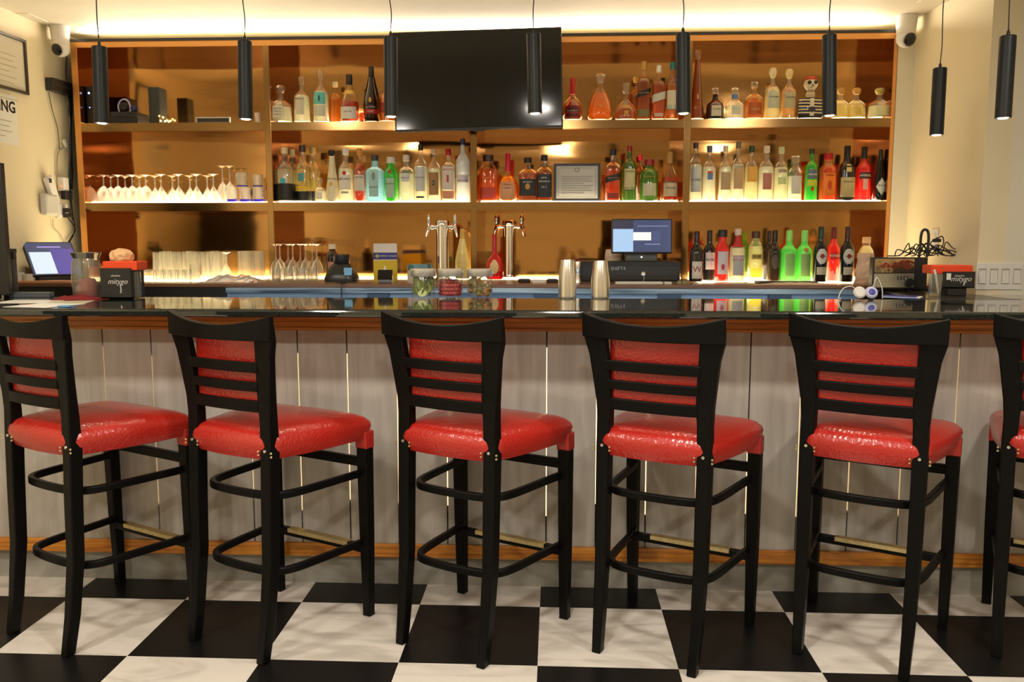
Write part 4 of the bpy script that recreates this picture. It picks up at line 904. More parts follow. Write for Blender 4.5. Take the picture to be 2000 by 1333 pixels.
# long yellowish board / mats right side of back counter
a = at_y(1478, 551, 1.80); b = at_y(1592, 551, 1.80)
o = obj('bar_mat', BX(a.x, b.x, 1.74, 1.86, ZT, ZT+.012), BLKM, bevel=.004); tag(o, 'black rubber bar mat before the vivid green bottles', 'bar mat')
o = obj('bar_cloth', crumple(a.x-.03, b.x+.08, 1.675, 1.735, ZT+.001, .012, 16, 4, seed=5), pm('cloth_beige', srgb(214, 190, 160), .8)); tag(o, 'rumpled beige bar cloth along the edge before the black mat', 'cloth')
a = at_y(1398, 551, 1.78); b = at_y(1470, 551, 1.78)
o = obj('serving_tray', BX(a.x, b.x, 1.72, 1.84, ZT, ZT+.006), STEEL, bevel=.002); tag(o, 'thin steel tray under the red syrup and vodka bottles', 'tray')
# paper bag
p = at_y(1688, 560, 1.84)
bm = bmesh.new(); rnd = random.Random(12); rings = []
for j in range(9):
    f = j/8; ring = []
    for k_ in range(14):
        a_ = 2*PI*k_/14; r = (.050-.012*f)*(1+rnd.uniform(-.16, .16)); ring.append(bm.verts.new((math.cos(a_)*r, math.sin(a_)*r*.6, f*.155)))
    rings.append(ring)
for a_, b_ in zip(rings, rings[1:]):
    for k_ in range(14): bm.faces.new((a_[k_], a_[(k_+1) % 14], b_[(k_+1) % 14], b_[k_]))
bm.faces.new(rings[0][::-1])
o = obj('paper_bag', bm, pm('kraft_pale', srgb(224, 188, 160), .7), loc=(p.x+.005, 1.86, ZT)); tag(o, 'crumpled pale paper bag at the right end of the bottle row', 'paper bag')
# ------------------------------------------------------------------ right corner: toaster oven, cables, caddy
a = at_y(1706, 503, 1.56); b = at_y(1788, 503, 1.56); zc0 = 1.134; hh = a.z-zc0; ww = b.x-a.x+.03
t = thing('toaster_oven', 'steel fronted toaster oven with black sides on the right side counter', 'toaster oven', (b.x, 1.56, zc0), 0)
x0 = -(b.x-a.x)
obj('casing', BX(x0, .06, 0, .05, .012, hh), BLACK, t, bevel=.004)
obj('window_band', BX(x0+.006, -.004, -.004, 0, hh*.55, hh-.006), pm('oven_window', (.42, .32, .2), .06, .9, bump=.3, bscale=20), t, bevel=.001)
obj('control_panel', BX(x0+.006, -.004, -.006, 0, hh*.12, hh*.53), pm('oven_steel', (.62, .58, .45), .25, .85), t, bevel=.002)
for i in range(4): obj('vent_slot', BX(x0+.115+.014*i, x0+.120+.014*i, -.0068, -.006, hh*.34, hh*.46), BLACK, t)
obj('knob', lathe([(.0001, -.02), (.020, -.02), (.022, 0), (.0001, 0)], 18, closed=False), BLACK, t, smooth=True, loc=(-.03, -.006, hh*.28), rot=(-PI/2, 0, 0))
for q in (0, 1): obj('foot', BX(x0+.02+q*.15, x0+.04+q*.15, .005, .03, 0, .014), BLACK, t)
rnd = random.Random(21)
cx, cz = (at_y(1800, 500, 1.6)).x, zc0+hh
t = thing('cable_tangle', 'tangle of black cables and plugs piled on the toaster oven', 'cables', (cx, 1.60, cz))
for k_ in range(9):
    P = []
    x0_ = rnd.uniform(-.16, .02)
    for i in range(7):
        P.append((x0_+i*.035+rnd.uniform(-.02, .02), rnd.uniform(-.02, .03), max(.004, .004+abs(rnd.uniform(.0, .075))*math.sin(PI*i/6)+.002)))
    obj('cable', tube(curve_pts(P, 6), .0028, 6), BLACK, t, smooth=True)
P = [(.0, 0, .0), (.003, 0, .05), (.004, 0, .10), (.010, 0, .125), (.022, 0, .132), (.034, 0, .125), (.040, 0, .10), (.040, 0, .05), (.036, 0, 0)]
obj('tall_loop', tube(curve_pts([(x-.012, y, z) for x, y, z in P], 4), .0065, 8), BLKM, t, smooth=True)
obj('plug', BX(.05, .085, -.01, .012, .072, .088), BLACK, t, bevel=.003)
P = [(.06, 0, .08), (.09, .0, .10), (.10, 0, .07), (.085, 0, .04), (.05, 0, .045), (.04, 0, .07), (.07, 0, .095)]
obj('cable', tube(curve_pts(P, 5), .0028, 6), BLACK, t, smooth=True)
P = [(.06, 0, .03), (.10, 0, .034), (.14, 0, .016), (.175, -.01, .006)]
obj('cable', tube(curve_pts(P, 5), .0032, 6), BLACK, t, smooth=True)
def caddy(x0, x1, top, bot, Y, zb, label, tray, lab_w=1.0, rz=0, sticker=False, word='mitygo'):
    a = at_y(x0, top, Y); b = at_y(x1, bot, Y); ww = b.x-a.x; h = a.z-b.z; z0 = b.z-zb
    t = thing('napkin_caddy', label, 'bar caddy', ((a.x+b.x)/2, Y, zb), rz, 'black branded bar caddies with orange trays')
    if z0 > .004: obj('base_block', BX(-ww*.30, ww*.30, .01, .10, 0, z0), BLACK, t, bevel=.003)
    z0 = max(z0, 0)
    bm = bmesh.new(); box(bm, -ww/2, ww/2, 0, .004, z0, z0+h); box(bm, -ww/2, ww/2, .116, .12, z0, z0+h); box(bm, -ww/2, -ww/2+.004, .004, .116, z0, z0+h); box(bm, ww/2-.004, ww/2, .004, .116, z0, z0+h); box(bm, -ww/2, ww/2, 0, .12, z0, z0+.004)
    obj('box', bm, pm('caddy_black', (.012, .012, .012), .4), t)
    o1 = tray
    obj('orange_tray', BX(-ww/2+.006-o1[0], ww/2-.006+o1[1], .01, .11, z0+h-.01, z0+h+.028), pm('tray_orange', srgb(236, 74, 30), .4), t, bevel=.004)
    obj('script_lettering', text_bm(word, ww*.24, font_shear=.35), cmat((216, 214, 206)), t, loc=(ww*.06, -.0006, z0+h*.55))
    obj('script_lettering', text_bm('elomire', ww*.10, font_shear=.3), cmat((216, 214, 206)), t, loc=(ww*.0, -.0006, z0+h*.75))
    if sticker: obj('tag_label', BX(-ww*.40, -ww*.26, -.001, 0, z0+h*.5, z0+h*.9), PAPER, t)
    sw_ = tube(curve_pts([(ww*.14, -.001, z0+h*.48), (ww*.16, -.001, z0+h*.30), (ww*.14, -.001, z0+h*.18), (ww*.18, -.001, z0+h*.22), (ww*.17, -.001, z0+h*.40)], 4), .0012, 6)
    obj('script_tail', sw_, cmat((216, 214, 206)), t, smooth=True)
    return t
caddy(1843, 1903, 531, 563, 1.25, 1.134, 'black caddy with white script and orange tray at the right wall', (.055, 0), sticker=True)
p = at_y(1826, 560, 1.22)
t = thing('straw_glass', 'clear glass holding a twisted white straw beside the right caddy', 'glass', (p.x, 1.22, 1.134))
obj('glass_wall', lathe(tumbler(.030, .026, .10), 20, closed=False), GLASS, t, smooth=True)
obj('white_straw', tube(curve_pts([(.012, -.01, .014), (.004, -.012, .05), (-.004, -.012, .09), (-.012, -.012, .118)], 4), [.004]*4+[.0055]*9, 8), WHITE, t, smooth=True)
# outlet and switches
def plate(name, lab, cat, mtx, ww, hh, n, toggles):
    t = thing(name, lab, cat); t.matrix_world = mtx
    obj('cover_plate', BX(-ww/2, ww/2, -.006, 0, -hh/2, hh/2), WHITE, t, bevel=.003)
    for i in range(n):
        x = ww*(-.5+(i+.5)/n)
        if toggles:
            bm = bmesh.new(); vs = box(bm, x-.015, x+.015, -.011, -.006, -.032, .032)
            for v in vs:
                if v.co.z > 0 and v.co.y < -.008: v.co.y = -.0065
            obj('rocker_frame', BX(x-.0175, x+.0175, -.0068, -.006, -.035, .035), cmat((170, 164, 146)), t)
            obj('rocker', bm, pm('rocker_white', (.78, .76, .70), .35), t, bevel=.001)
        else:
            for s in (-1, 1): obj('socket', BX(x-.016, x+.016, -.008, -.006, s*.02-.014, s*.02+.014), pm('rocker_white', (.78, .76, .70), .35), t, bevel=.002)
p = at_y(1951, 540, 1.37)
plate('light_switch_plate', 'white four gang rocker switch plate on the right wall above the bar', 'light switch', Matrix.Translation(p), .206, .122, 4, True)
p = at_x(1827, 469, XR)
plate('wall_outlet', 'small cream outlet plate on the right wall above the cables', 'outlet', Matrix.Translation(p) @ Matrix.Rotation(-PI/2, 4, 'Z'), .075, .115, 1, False)
# blue folder, puck lights with white leads
a = at_z(1722, 574, 1.136); b = at_z(1800, 583, 1.136)
t = thing('blue_folder', 'blue folder with white pages lying on the right side counter', 'folder', ((a.x+b.x)/2-.02, 1.15, 1.1345), -.5)
obj('pages', BX(-.07, .075, -.045, .05, 0, .004), PAPER, t)
obj('cover', BX(-.08, .06, -.05, .05, .004, .0055), cmat((56, 56, 150)), t)
ZB = 1.134
for px, c_, lab, k_ in ((1664, (226, 220, 214), 'round white puck light with lead on the bar back edge, left one', 0), (1686, (200, 200, 226), 'round white and blue puck light with lead on the bar back edge, right one', 1)):
    p = at_z(px, 583, ZB)
    t = thing('puck_light', lab, 'puck light', (p.x, 1.0, ZB), 0, 'puck lights with white leads')
    obj('disc', lathe([(.0001, 0), (.022, 0), (.026, .006), (.026, .014), (.020, .020), (.0001, .021)], 24, closed=False), cmat(c_), t, smooth=True, loc=(0, 0, .026), rot=(1.2, 0, 0))
    if k_: obj('blue_cover', lathe([(.0001, .0212), (.014, .0212), (.012, .024), (.0001, .025)], 16, closed=False), cmat((60, 60, 170)), t, smooth=True, loc=(0, 0, .026), rot=(1.2, 0, 0))
    P = [(0, .008, .03), (-.03, 0, .055), (-.065, .0, .045), (-.085, -.01, .01), (-.075, -.01, .004)] if not k_ else [(0, .006, .04), (.012, 0, .06), (.018, 0, .085), (.03, .01, .09), (.05, .012, .05), (.055, .012, .004)]
    obj('white_lead', tube(curve_pts(P, 5), .0022, 6), WHITE, t, smooth=True)
# ------------------------------------------------------------------ left end of the bar
caddy(195, 257, 524, 583, 1.00-.14, 1.134, 'black caddy with white script and orange tray at the left end', (-.0, .03))
p = at_y(240, 500, .93)
bm = bmesh.new(); rnd = random.Random(3); bmesh.ops.create_icosphere(bm, subdivisions=3, radius=.05)
for v in bm.verts: v.co *= 1+rnd.uniform(-.07, .07); v.co.z = max(v.co.z*.72, -.02)
o = obj('bread_bundle', bm, pm('tan_paper', srgb(226, 176, 128), .7), loc=(p.x, .92, 1.30)); tag(o, 'crumpled tan paper bundle sitting on the left orange tray', 'paper bundle')
o.location.z = at_y(240, 524, .93).z+.028+.02
p = at_z(268, 583, ZB); 
t = thing('shot_glass', 'tall shot glass half full beside the left black caddy', 'glass', (at_y(267, 560, .90).x, .90, ZB))
obj('glass_wall', lathe(tumbler(.019, .018, .115), 20, closed=False), GLASS, t, smooth=True)
obj('dark_stirrer', tube([(0, 0, .012), (.004, -.003, .10)], .003, 6), BLACK, t)
# pitcher
p = at_y(172, 580, .90); k = (p-CO).dot(_f)/FPX; H = at_y(172, 493, .90).z-ZB
t = thing('glass_pitcher', 'frosted glass pitcher with steel rim and red drink at the bottom', 'pitcher', (p.x, .90, ZB))
obj('glass_body', lathe([(.0001, 0), (22*k, 0), (26*k, .02), (28*k, H*.45), (26*k, H*.75), (23*k, H*.88), (22*k, H*.88), (25*k, H*.7), (26*k, H*.4), (20*k, .012), (.0001, .01)], 28, closed=False), glass('pitcher_glass', (.88, .90, .86), .18, tint=(.75, .78, .70)), t, smooth=True)
obj('red_drink', lathe([(.0001, .013), (18*k, .013), (21*k, .05), (14*k, .085), (.0001, .09)], 24, closed=False), pm('red_slush', srgb(196, 60, 48), .4), t, smooth=True)
obj('steel_rim', lathe([(23*k, H*.87), (26*k, H*.94), (28*k, H*.99), (26*k, H), (23*k, H*.93), (.0001, H*.92)], 28, closed=False), pm('dark_steel', (.22, .22, .18), .25, .8), t, smooth=True)
obj('spout_knob', lathe([(.0001, 0), (.007, .003), (.006, .012), (.014, .030), (.0001, .036)], 14, closed=False), pm('cream_knob', srgb(236, 214, 160), .35), t, smooth=True, loc=(23*k, -.015, H*.82))
# red cloth
a = at_z(112, 585, ZB); b = at_z(214, 583, ZB)
o = obj('red_cloth', crumple(a.x, b.x, .78, .90, ZB+.001, .022, 14, 6, seed=6), pm('red_cloth', (.20, .008, .012), .75)); tag(o, 'folded dark red cloth lying under and beside the glass pitcher', 'cloth')
# papers
for k_, (x0, x1, yp, lab, dz) in enumerate([(-20, 92, 586, 'white sheet of paper lying at the back of the bar top', 0), (18, 120, 594, 'white sheet of paper lying on the bar top, front of the pile', .0012), (60, 140, 590, 'grey white sheet of paper to the right in the pile', .0006)]):
    c_ = at_z((x0+x1)/2, yp+6, ZB); ww = (at_z(x1, yp+6, ZB).x-at_z(x0, yp+6, ZB).x)
    o = obj('paper_sheet', BX(-ww/2, ww/2, -.10, .10, 0, .0006), PAPER if k_ < 2 else cmat((190, 186, 160)), loc=(c_.x, [.72, .50, .66][k_], ZB+dz), rot=(0, 0, [.1, -.2, .3][k_])); tag(o, lab, 'paper', 'papers at the left end of the bar')
c_ = at_z(129, 600, ZB)
o = obj('blue_packet', BX(-.022, .022, -.02, .02, 0, .004), cmat((110, 180, 214)), loc=(c_.x, c_.y, ZB+.0022)); tag(o, 'tiny pale blue packet at the corner of the papers', 'packet')
c_ = at_y(62, 580, .98)
o = obj('menu_box', BX(-.09, .09, -.02, .02, 0, .022), cmat((92, 96, 104)), loc=(c_.x, .98, ZB), bevel=.002); tag(o, 'flat grey box at the back edge behind the papers', 'box')
# dark panel at the far left and black canister
c_ = at_y(12, 450, .93); ztop = at_y(8, 318, .93).z
t = thing('menu_display', 'tall dark display panel cut off by the left edge', 'display panel', (c_.x-.24, .93, ZB))
obj('panel', BX(-.24, .24, -.01, .02, .012, ztop-ZB), pm('dark_panel', (.03, .028, .026), .25), t, bevel=.004)
obj('foot', BX(-.15, .15, -.06, .08, 0, .012), BLACK, t, bevel=.003)
c_ = at_y(24, 560, 1.0)
t = thing('black_canister', 'tall black canister with latch lid beside the dark display panel', 'canister', (c_.x, .99, ZB))
H = at_y(24, 486, .99).z-ZB; k = (c_-CO).dot(_f)/FPX
obj('body', BX(-11*k, 10*k, -.02, .02, 0, H-.02), pm('navy_black', (.012, .016, .026), .35), t, bevel=.004)
obj('lid', BX(-12*k, 11*k, -.022, .022, H-.02, H), BLACK, t, bevel=.004)
obj('latch', BX(9*k, 12.5*k, -.012, .012, H-.045, H-.012), BLACK, t, bevel=.003)
obj('badge', BX(-6*k, 2*k, -.0212, -.02, H-.042, H-.034), cmat((190, 190, 180)), t)
# cream ledge board, tissues, pink cloth
a = at_y(24, 549, 1.68); b = at_y(146, 549, 1.68)
o = obj('ledge_board', BX(XL+.004, b.x, 1.655, 1.76, ZT, ZT+.012), pm('pale_orange_board', srgb(226, 160, 110), .5), bevel=.002); tag(o, 'pale orange wooden board on the left end of the back counter', 'board')
c_ = at_y(44, 555, 1.70)
t = thing('tissue_roll', 'white tissue rolls in a pinkish wrap on the left board', 'tissues', (c_.x, 1.70, ZT+.012))
obj('roll', lathe([(.0001, 0), (.03, 0), (.031, .04), (.008, .042), (.008, .03), (.0001, .03)], 20, closed=False), PAPER, t, smooth=True, loc=(-.02, 0, 0))
obj('roll', lathe([(.0001, 0), (.027, 0), (.028, .032), (.008, .034), (.008, .02), (.0001, .02)], 20, closed=False), PAPER, t, smooth=True, loc=(.038, 0, 0))
c_ = at_y(72, 550, 1.80)
o = obj('pink_cloth', crumple(-.07, .07, -.04, .04, 0, .085, 8, 5, seed=11), pm('dusty_pink', srgb(176, 96, 96), .8), loc=(c_.x, 1.82, ZT+.001)); tag(o, 'dusty pink cloth bunched behind the tissue rolls', 'cloth')
# ------------------------------------------------------------------ left wall
def on_left(name, lab, cat, y0, y1, z0, z1, th, frame_m, face_m, fw=.014):
    """flat thing on the left wall between depths y0 < y1"""
    t = thing(name, lab, cat, (XL, (y0+y1)/2, (z0+z1)/2)); hy, hz = (y1-y0)/2, (z1-z0)/2
    if frame_m:
        bm = bmesh.new(); box(bm, 0, th, -hy, hy, -hz, -hz+fw); box(bm, 0, th, -hy, hy, hz-fw, hz); box(bm, 0, th, -hy, -hy+fw, -hz+fw, hz-fw); box(bm, 0, th, hy-fw, hy, -hz+fw, hz-fw)
        obj('frame', bm, frame_m, t, bevel=.001)
    obj('sheet', BX(0, th*.4, -hy+(fw if frame_m else 0), hy-(fw if frame_m else 0), -hz+(fw if frame_m else 0), hz-(fw if frame_m else 0)), face_m, t)
    return t, hy, hz
fr_t = at_x(45, 79, XL); fr_b = at_x(47, 185, XL); fl = at_x(0, 65, XL)
y1 = fr_t.y; t, hy, hz = on_left('framed_permit', 'black framed printed permit hanging on the left wall', 'picture frame', y1-.42, y1, fr_b.z, fr_t.z, .018, pm('frame_dark', (.05, .04, .03), .4), pm('permit_paper', srgb(222, 214, 196), .5))
for k_ in range(9):
    obj('printed_line', BX(.0075, .0082, -.13, [.12, .10, .13, .06][k_ % 4], hz-.10-k_*.028-.004, hz-.10-k_*.028), cmat((186, 176, 158)), t)
n0 = at_x(38, 190, XL); n1 = at_x(37, 285, XL)
t, hy, hz = on_left('warning_notice', 'white paper notice headed WARNING taped to the left wall', 'notice', n1.y-.36, n1.y, n1.z, n0.z-.005, .002, None, PAPER)
bm = text_bm('WARNING', .080, bold=.0022)
for v in bm.verts: x, y, z = v.co; v.co = (.0012-y, x, z)
obj('lettering', bm, cmat((30, 28, 24)), t, loc=(0, hy-.205, hz-.06))
for k_ in range(4):
    obj('printed_line', BX(.0008, .0016, -.14, [.13, .11, .13, .07][k_ % 4], hz-.13-k_*.026-.003, hz-.13-k_*.026), cmat((150, 146, 136)), t)
# black junction box with cables
p = at_x(108, 170, XL)
t = thing('network_box', 'black network box with cables mounted high on the left wall', 'network box', (XL, p.y, p.z))
obj('case', BX(0, .05, -.10, .10, -.035, .035), BLACK, t, bevel=.006)
obj('cover_seam', BX(.05, .053, -.10, .10, -.004, .004), BLKM, t)
q = at_x(120, 440, XL+.02); 
def wall_cable(name, P, r, m, par): return obj(name, tube(curve_pts(P, 5), r, 7), m, par, smooth=True)
W = lambda x, y, off=.012: Vector(at_x(x, y, XL+off))-Vector((XL, p.y, p.z))
wall_cable('grey_cable', [W(122, 165, .04), W(133, 200), W(136, 240), W(132, 270), W(126, 285), W(113, 300), W(112, 345)], .004, pm('grey_cable', (.35, .33, .28), .5), t)
wall_cable('cable', [W(95, 180), W(102, 215), W(112, 250), W(116, 290), W(112, 305)], .002, BLKM, t)
wall_cable('cable', [W(131, 100), W(129, 140), W(132, 175), W(137, 240), W(138, 300), W(136, 350), W(139, 395), W(143, 430)], .0045, BLACK, t)
wall_cable('cable', [W(134, 160), W(139, 200), W(138, 260), W(141, 330), W(140, 370)], .006, BLACK, t)
obj('power_brick', BX(0, .035, -.03, .05, -.03, .03), BLACK, t, bevel=.005, loc=W(134, 178, 0))
obj('coupler', BX(-.004, .008, -.012, .012, -.022, .022), WHITE, t, bevel=.003, loc=W(126, 280), rot=(.5, 0, 0))
p2 = at_x(104, 400, XL)
t = thing('power_strip', 'white power strip and plug adapters on the left wall', 'power strip', (XL, p2.y, p2.z))
W = lambda x, y, off=.012: Vector(at_x(x, y, XL+off))-Vector((XL, p2.y, p2.z))
obj('strip_body', BX(-.012, .02, -.028, .028, -.12, .12), WHITE, t, bevel=.008, loc=W(104, 385, .02), rot=(.45, 0, 0))
obj('strip_switch', BX(.0, .003, -.010, .010, -.012, .012), BLACK, t, loc=W(98, 353, .05))
obj('adapter', BX(-.012, .03, -.06, .06, -.06, .06), pm('adapter_grey_white', (.62, .60, .56), .4), t, bevel=.015, loc=W(93, 400, .014))
obj('adapter', BX(-.01, .035, -.05, .03, -.03, .04), WHITE, t, bevel=.008, loc=W(116, 412, .012))
obj('adapter', BX(-.01, .03, -.03, .03, -.04, .04), WHITE, t, bevel=.008, loc=W(120, 360, .012))
obj('red_light', BX(0, .003, -.008, .008, -.006, .006), em('red_neon', (1, .15, .05), 2), t, loc=W(119, 364, .045))
for yy in (411, 421): obj('black_plug', BX(0, .035, -.02, .02, -.012, .012), BLACK, t, bevel=.003, loc=W(126, yy, .05))
obj('black_plug', BX(0, .03, -.04, .03, -.03, .02), BLACK, t, bevel=.004, loc=W(126, 380, .02))
wall_cable('cable', [W(128, 411, .05), W(140, 420, .03), W(146, 440, .02), W(143, 460, .02), W(134, 475, .02)], .0028, BLACK, t)
wall_cable('cable', [W(128, 421, .05), W(136, 430, .03), W(147, 448, .02), W(138, 465, .02), W(130, 478, .02)], .0028, BLACK, t)
wall_cable('cable', [W(103, 428), W(105, 445), W(118, 458), W(124, 474)], .002, pm('grey_cable', (.35, .33, .28), .5), t)
# ------------------------------------------------------------------ security cameras
for x, y, ww, Yc, aim, lab in ((119, 95, 32, 2.12, -.15, 'white dome security camera high in the left corner'), (1769, 75, 36, 2.12, .25, 'white dome security camera high in the right corner')):
    p = at_y(x, y, Yc); k = (p-CO).dot(_f)/FPX; R = ww/2*k
    t = thing('security_camera', lab, 'security camera', (p.x, Yc, p.z), 0, 'white dome security cameras')
    wx = (XL if x < 500 else XR)-p.x
    bm = bmesh.new(); bmesh.ops.create_uvsphere(bm, u_segments=28, v_segments=16, radius=R)
    sh = obj('housing', bm, WHITE, t, smooth=True)
    obj('ceiling_mount', lathe([(R*1.12, ZC-p.z-.001), (R*1.12, ZC-p.z-.012), (R*.96, R*.4), (.0001, R*.4)], 28, closed=False), WHITE, t, smooth=True)
    bm = lathe([(.0001, R*.72), (R*.64, R*.76), (R*.70, R*.80), (R*.66, R*.84), (R*.58, R*.90), (R*.3, R*1.04), (.0001, R*1.07)], 24, closed=False)
    obj('lens', bm, pm('lens_black', (.01, .01, .012), .08), t, smooth=True, rot=(PI/2+.35, 0, aim))
    bm = lathe([(R*.66, R*.76), (R*.80, R*.70), (R*.80, R*.62), (R*.66, R*.60)], 24, closed=False)
    obj('lens_ring', bm, pm('ring_grey', (.6, .58, .54), .4), t, smooth=True, rot=(PI/2+.35, 0, aim))
# ------------------------------------------------------------------ top shelf, first bay: network boxes and trinkets
Z1 = ROWZ[1]+.006
def upright_box(x0, x1, top, Y, dp, m, name, lab, cat):
    a = at_y(x0, top, Y); b = at_y(x1, top, Y)
    t = thing(name, lab, cat, ((a.x+b.x)/2, Y, Z1)); hw = (b.x-a.x)/2
    obj('case', BX(-hw, hw, 0, dp, 0, a.z-Z1), m, t, bevel=.004)
    return t, hw, a.z-Z1
t, hw, h = upright_box(167, 187, 168, 2.26, .12, BLACK, 'router', 'upright black router with glowing blue light on the top shelf', 'router')
bm = lathe([(.0001, -.001), (.006, -.001), (.006, .001), (.0001, .001)], 16, closed=False)
obj('blue_light', bm, em('router_blue', (.15, .25, 1), 6), t, loc=(-hw*.4, -.001, h-.04), rot=(PI/2, 0, 0))
obj('blue_light', BX(-.003, .003, -.001, 0, -.003, .003), em('router_blue', (.15, .25, 1), 6), t, loc=(-hw*.4, 0, h-.12))
t, hw, h = upright_box(288, 310, 170, 2.26, .10, pm('charcoal_plastic', (.03, .035, .033), .4), 'modem', 'tall charcoal modem standing on the top shelf beside the black boxes', 'modem')
obj('front_seam', BX(-hw*.6, -hw*.55, -.001, 0, .01, h-.01), BLACK, t)
t, hw, h = upright_box(143, 156, 178, 2.24, .10, BLACK, 'media_converter', 'narrow black device pressed against the left upright of the top shelf', 'network device')
obj('front_seam', BX(-.002, .002, -.001, 0, .01, h-.01), BLKM, t)
a = at_y(214, 218, 2.25); b = at_y(268, 218, 2.25)
t = thing('amplifier_box', 'stack of two low black boxes behind the first pendant lamp', 'audio box', ((a.x+b.x)/2, 2.25, Z1)); hw = (b.x-a.x)/2; h = a.z-Z1
obj('lower_unit', BX(-hw, hw, 0, .16, 0, h*.48), BLACK, t, bevel=.003)
obj('upper_unit', BX(-hw, hw*.9, .005, .16, h*.5, h), BLACK, t, bevel=.003)
obj('display_label', BX(-.012, .012, -.001, 0, h*.66, h*.72), cmat((60, 60, 120)), t)
obj('display_label', BX(-.012, .012, -.001, 0, h*.20, h*.26), cmat((60, 60, 120)), t)
p = at_y(243, 206, 2.30)
t = thing('headset', 'dark headset with pale rimmed band resting on the black boxes', 'headset', (p.x, 2.30, Z1+h))
obj('band', tube(curve_pts([(-.032, 0, .004), (-.036, 0, .04), (-.02, 0, .068), (.005, 0, .075), (.026, 0, .06), (.034, 0, .03), (.034, 0, .004)], 5), .005, 8), pm('band_lilac', srgb(190, 180, 214), .3), t, smooth=True)
obj('ear_pad', lathe([(.0001, 0), (.026, 0), (.028, .012), (.020, .024), (.0001, .026)], 20, closed=False), pm('pad_black', (.01, .01, .014), .4), t, smooth=True, loc=(0, .012, .034), rot=(PI/2, 0, 0))
obj('ear_pad', lathe([(.0001, 0), (.020, 0), (.022, .012), (.015, .022), (.0001, .024)], 20, closed=False), pm('pad_navy', (.03, .03, .10), .4), t, smooth=True, loc=(.055, .012, .024), rot=(PI/2, .3, 0))
p = at_y(318, 240, 2.25)
t = thing('string_light_bundle', 'little bundle of glowing yellow string lights on the top shelf', 'string lights', (p.x, 2.25, Z1))
rnd = random.Random(2)
obj('wire', tube(curve_pts([(-.02, 0, .003), (-.012, .0, .045), (.0, 0, .02), (.02, 0, .03), (.045, 0, .012), (.06, 0, .022), (.075, 0, .004)], 5), .0018, 6), cmat((200, 150, 60)), t, smooth=True)
for k_ in range(9):
    bm = bmesh.new(); bmesh.ops.create_uvsphere(bm, u_segments=8, v_segments=6, radius=.0055)
    obj('tiny_bulb', bm, em('bulb_yellow', (1, .62, .15), 6), t, loc=(-.02+.011*k_, rnd.uniform(-.006, .004), rnd.uniform(.008, .04)*(1 if k_ < 3 else .5)))
a = at_y(382, 229, 2.27); b = at_y(449, 229, 2.27)
t = thing('white_frame', 'small white picture frame lying low on the top shelf', 'picture frame', ((a.x+b.x)/2, 2.27, Z1)); hw = (b.x-a.x)/2; h = a.z-Z1; h = max(h, .03)
bm = bmesh.new(); box(bm, -hw, hw, 0, .01, h-.006, h); box(bm, -hw, -hw+.007, 0, .01, 0, h-.006); box(bm, hw-.007, hw, 0, .01, 0, h-.006); box(bm, -hw+.007, hw-.007, 0, .01, 0, .004)
obj('frame', bm, WHITE, t); obj('dark_picture', BX(-hw+.007, hw-.007, .004, .008, .004, h-.006), cmat((60, 56, 48)), t)
p = at_y(504, 240, 2.24)
o = obj('votive_candle', lathe([(.0001, 0), (.017, 0), (.018, .05), (.015, .05), (.015, .042), (.0001, .042)], 20, closed=False), pm('wax_white', srgb(236, 206, 180), .5), loc=(p.x, 2.24, Z1), smooth=True); tag(o, 'small white votive candle at the right end of the first bay', 'candle')
# ------------------------------------------------------------------ framed licence on the middle shelf
a = at_y(1082, 319, 2.25); b = at_y(1172, 391, 2.25)
t = thing('framed_licence', 'black framed printed licence standing between the whiskey bottles', 'picture frame', ((a.x+b.x)/2, 2.25, Z2)); hw = (b.x-a.x)/2; h = a.z-Z2; t.rotation_euler = (-.06, 0, 0)
fw = .013
bm = bmesh.new(); box(bm, -hw, hw, 0, .012, 0, fw); box(bm, -hw, hw, 0, .012, h-fw, h); box(bm, -hw, -hw+fw, 0, .012, fw, h-fw); box(bm, hw-fw, hw, 0, .012, fw, h-fw)
obj('frame', bm, BLACK, t, bevel=.001)
obj('licence_sheet', BX(-hw+fw, hw-fw, .004, .010, fw, h-fw), pm('licence_grey', srgb(196, 194, 186), .5), t)
for k_ in range(8): obj('printed_line', BX(-hw*.68, hw*[.68, .6, .66, .3][k_ % 4], .0032, .004, h*.66-k_*.013-.003, h*.66-k_*.013), cmat((130, 128, 122)), t)
bm = bmesh.new(); i0 = hw-fw-.012; j0, j1 = fw+.010, h-fw-.012
for q in ((-i0, i0, j0, j0+.0015), (-i0, i0, j1-.0015, j1), (-i0, -i0+.0015, j0, j1), (i0-.0015, i0, j0, j1)): box(bm, q[0], q[1], .0032, .004, q[2], q[3])
obj('printed_border', bm, cmat((120, 118, 112)), t)
obj('seal', lathe([(.009, 0), (.013, 0), (.013, .0008), (.009, .0008)], 20, closed=False), cmat((120, 118, 112)), t, loc=(0, .004, h*.83), rot=(PI/2, 0, 0))
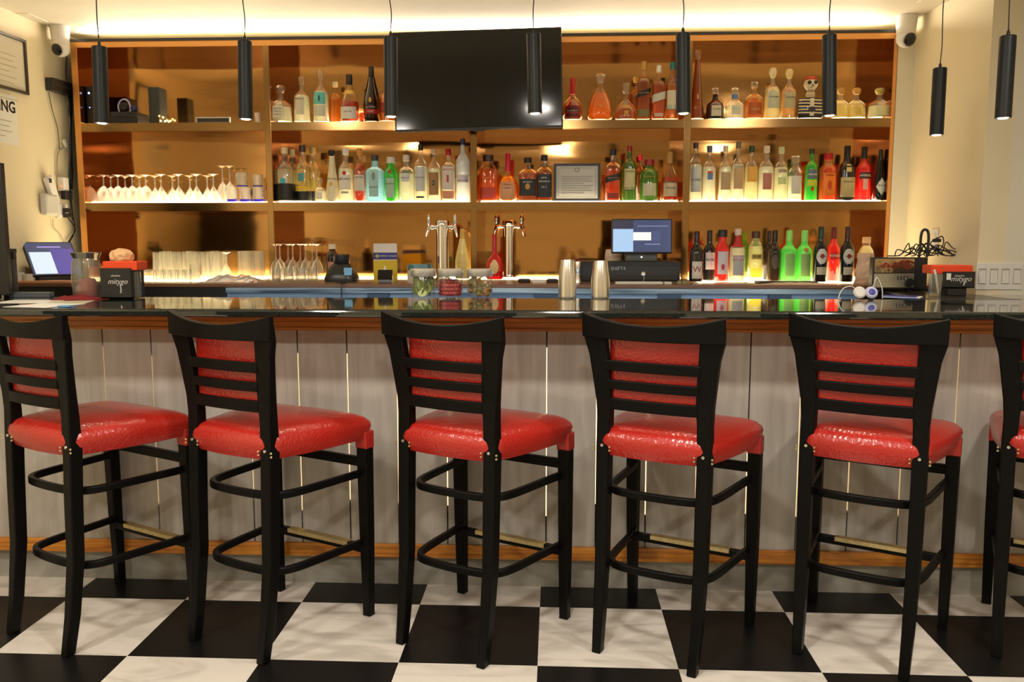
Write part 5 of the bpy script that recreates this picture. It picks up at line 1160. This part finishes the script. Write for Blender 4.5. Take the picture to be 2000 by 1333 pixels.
# ------------------------------------------------------------------ skeleton shaped bottle
p = at_y(1581, 232, 2.25); H = at_y(1581, 149, 2.25).z-Z1; k = (p-CO).dot(_f)/FPX
t = thing('skeleton_bottle', 'black tequila bottle painted with white ribs and topped by a skull', 'bottle', (p.x, 2.25, Z1), 0, 'bottles on the top shelf')
R = 24*k
bodyp = [(R*.92, 0), (R, .006), (R, H*.40), (R*.9, H*.46), (R*.35, H*.49), (R*.28, H*.52), (R*.28, H*.60)]
obj('torso', lathe([(.0001, 0)]+bodyp, 28, 3, .55, closed=False), BKG, t, smooth=True)
bone = pm('bone_white', srgb(232, 214, 180), .4); fr_ = lambda z: interp(bodyp, z)
for i in range(5): 
    z = H*(.10+.075*i); obj('rib', patch(fr_, z, z+H*.032, 1.15, 14, 3, .55, m=1, off=.002, skew=-.002), bone, t, smooth=True)
obj('spine', patch(fr_, H*.04, H*.46, .16, 4, 3, .55, m=6, off=.003), bone, t, smooth=True)
obj('breast_badge', patch(fr_, H*.13, H*.26, .26, 6, 3, .55, m=4, off=.0045, cut=lambda f: math.sin(PI*min(.97, max(.03, f)))**.5), cmat((50, 44, 50)), t, smooth=True)
obj('neck_bones', lathe([(R*.3, H*.47), (R*.42, H*.50), (R*.30, H*.53), (R*.40, H*.56), (R*.30, H*.59), (R*.36, H*.62)], 16, closed=False), bone, t, smooth=True)
bm = bmesh.new(); bmesh.ops.create_uvsphere(bm, u_segments=24, v_segments=16, radius=1)
for v in bm.verts:
    x, y, z = v.co; j = 1-.30*max(0, -z)**1.2
    v.co = (x*R*.56*j, y*R*.60*j, H*.80+z*H*.175)
sk = obj('skull', bm, bone, t, smooth=True)
for s in (-1, 1): 
    bm = bmesh.new(); bmesh.ops.create_uvsphere(bm, u_segments=14, v_segments=10, radius=R*.17); obj('eye_socket', bm, BLACK, sk, smooth=True, loc=(s*R*.23, -R*.48, H*.83))
bm = bmesh.new(); bmesh.ops.create_cone(bm, segments=3, radius1=R*.09, radius2=.0001, depth=R*.2, cap_ends=True); obj('nose_hole', bm, BLACK, sk, loc=(0, -R*.57, H*.775))
for q in (-2, -1, 0, 1, 2): obj('tooth', BX(q*R*.10-R*.042, q*R*.10+R*.042, -R*.52, -R*.40, H*.665, H*.70), bone, sk, bevel=.0005)
obj('red_crown', lathe([(R*.50, H*.90), (R*.52, H*.93), (R*.36, H*.985), (.0001, H*1.0)], 20, closed=False), cmat((190, 70, 50)), t, smooth=True)
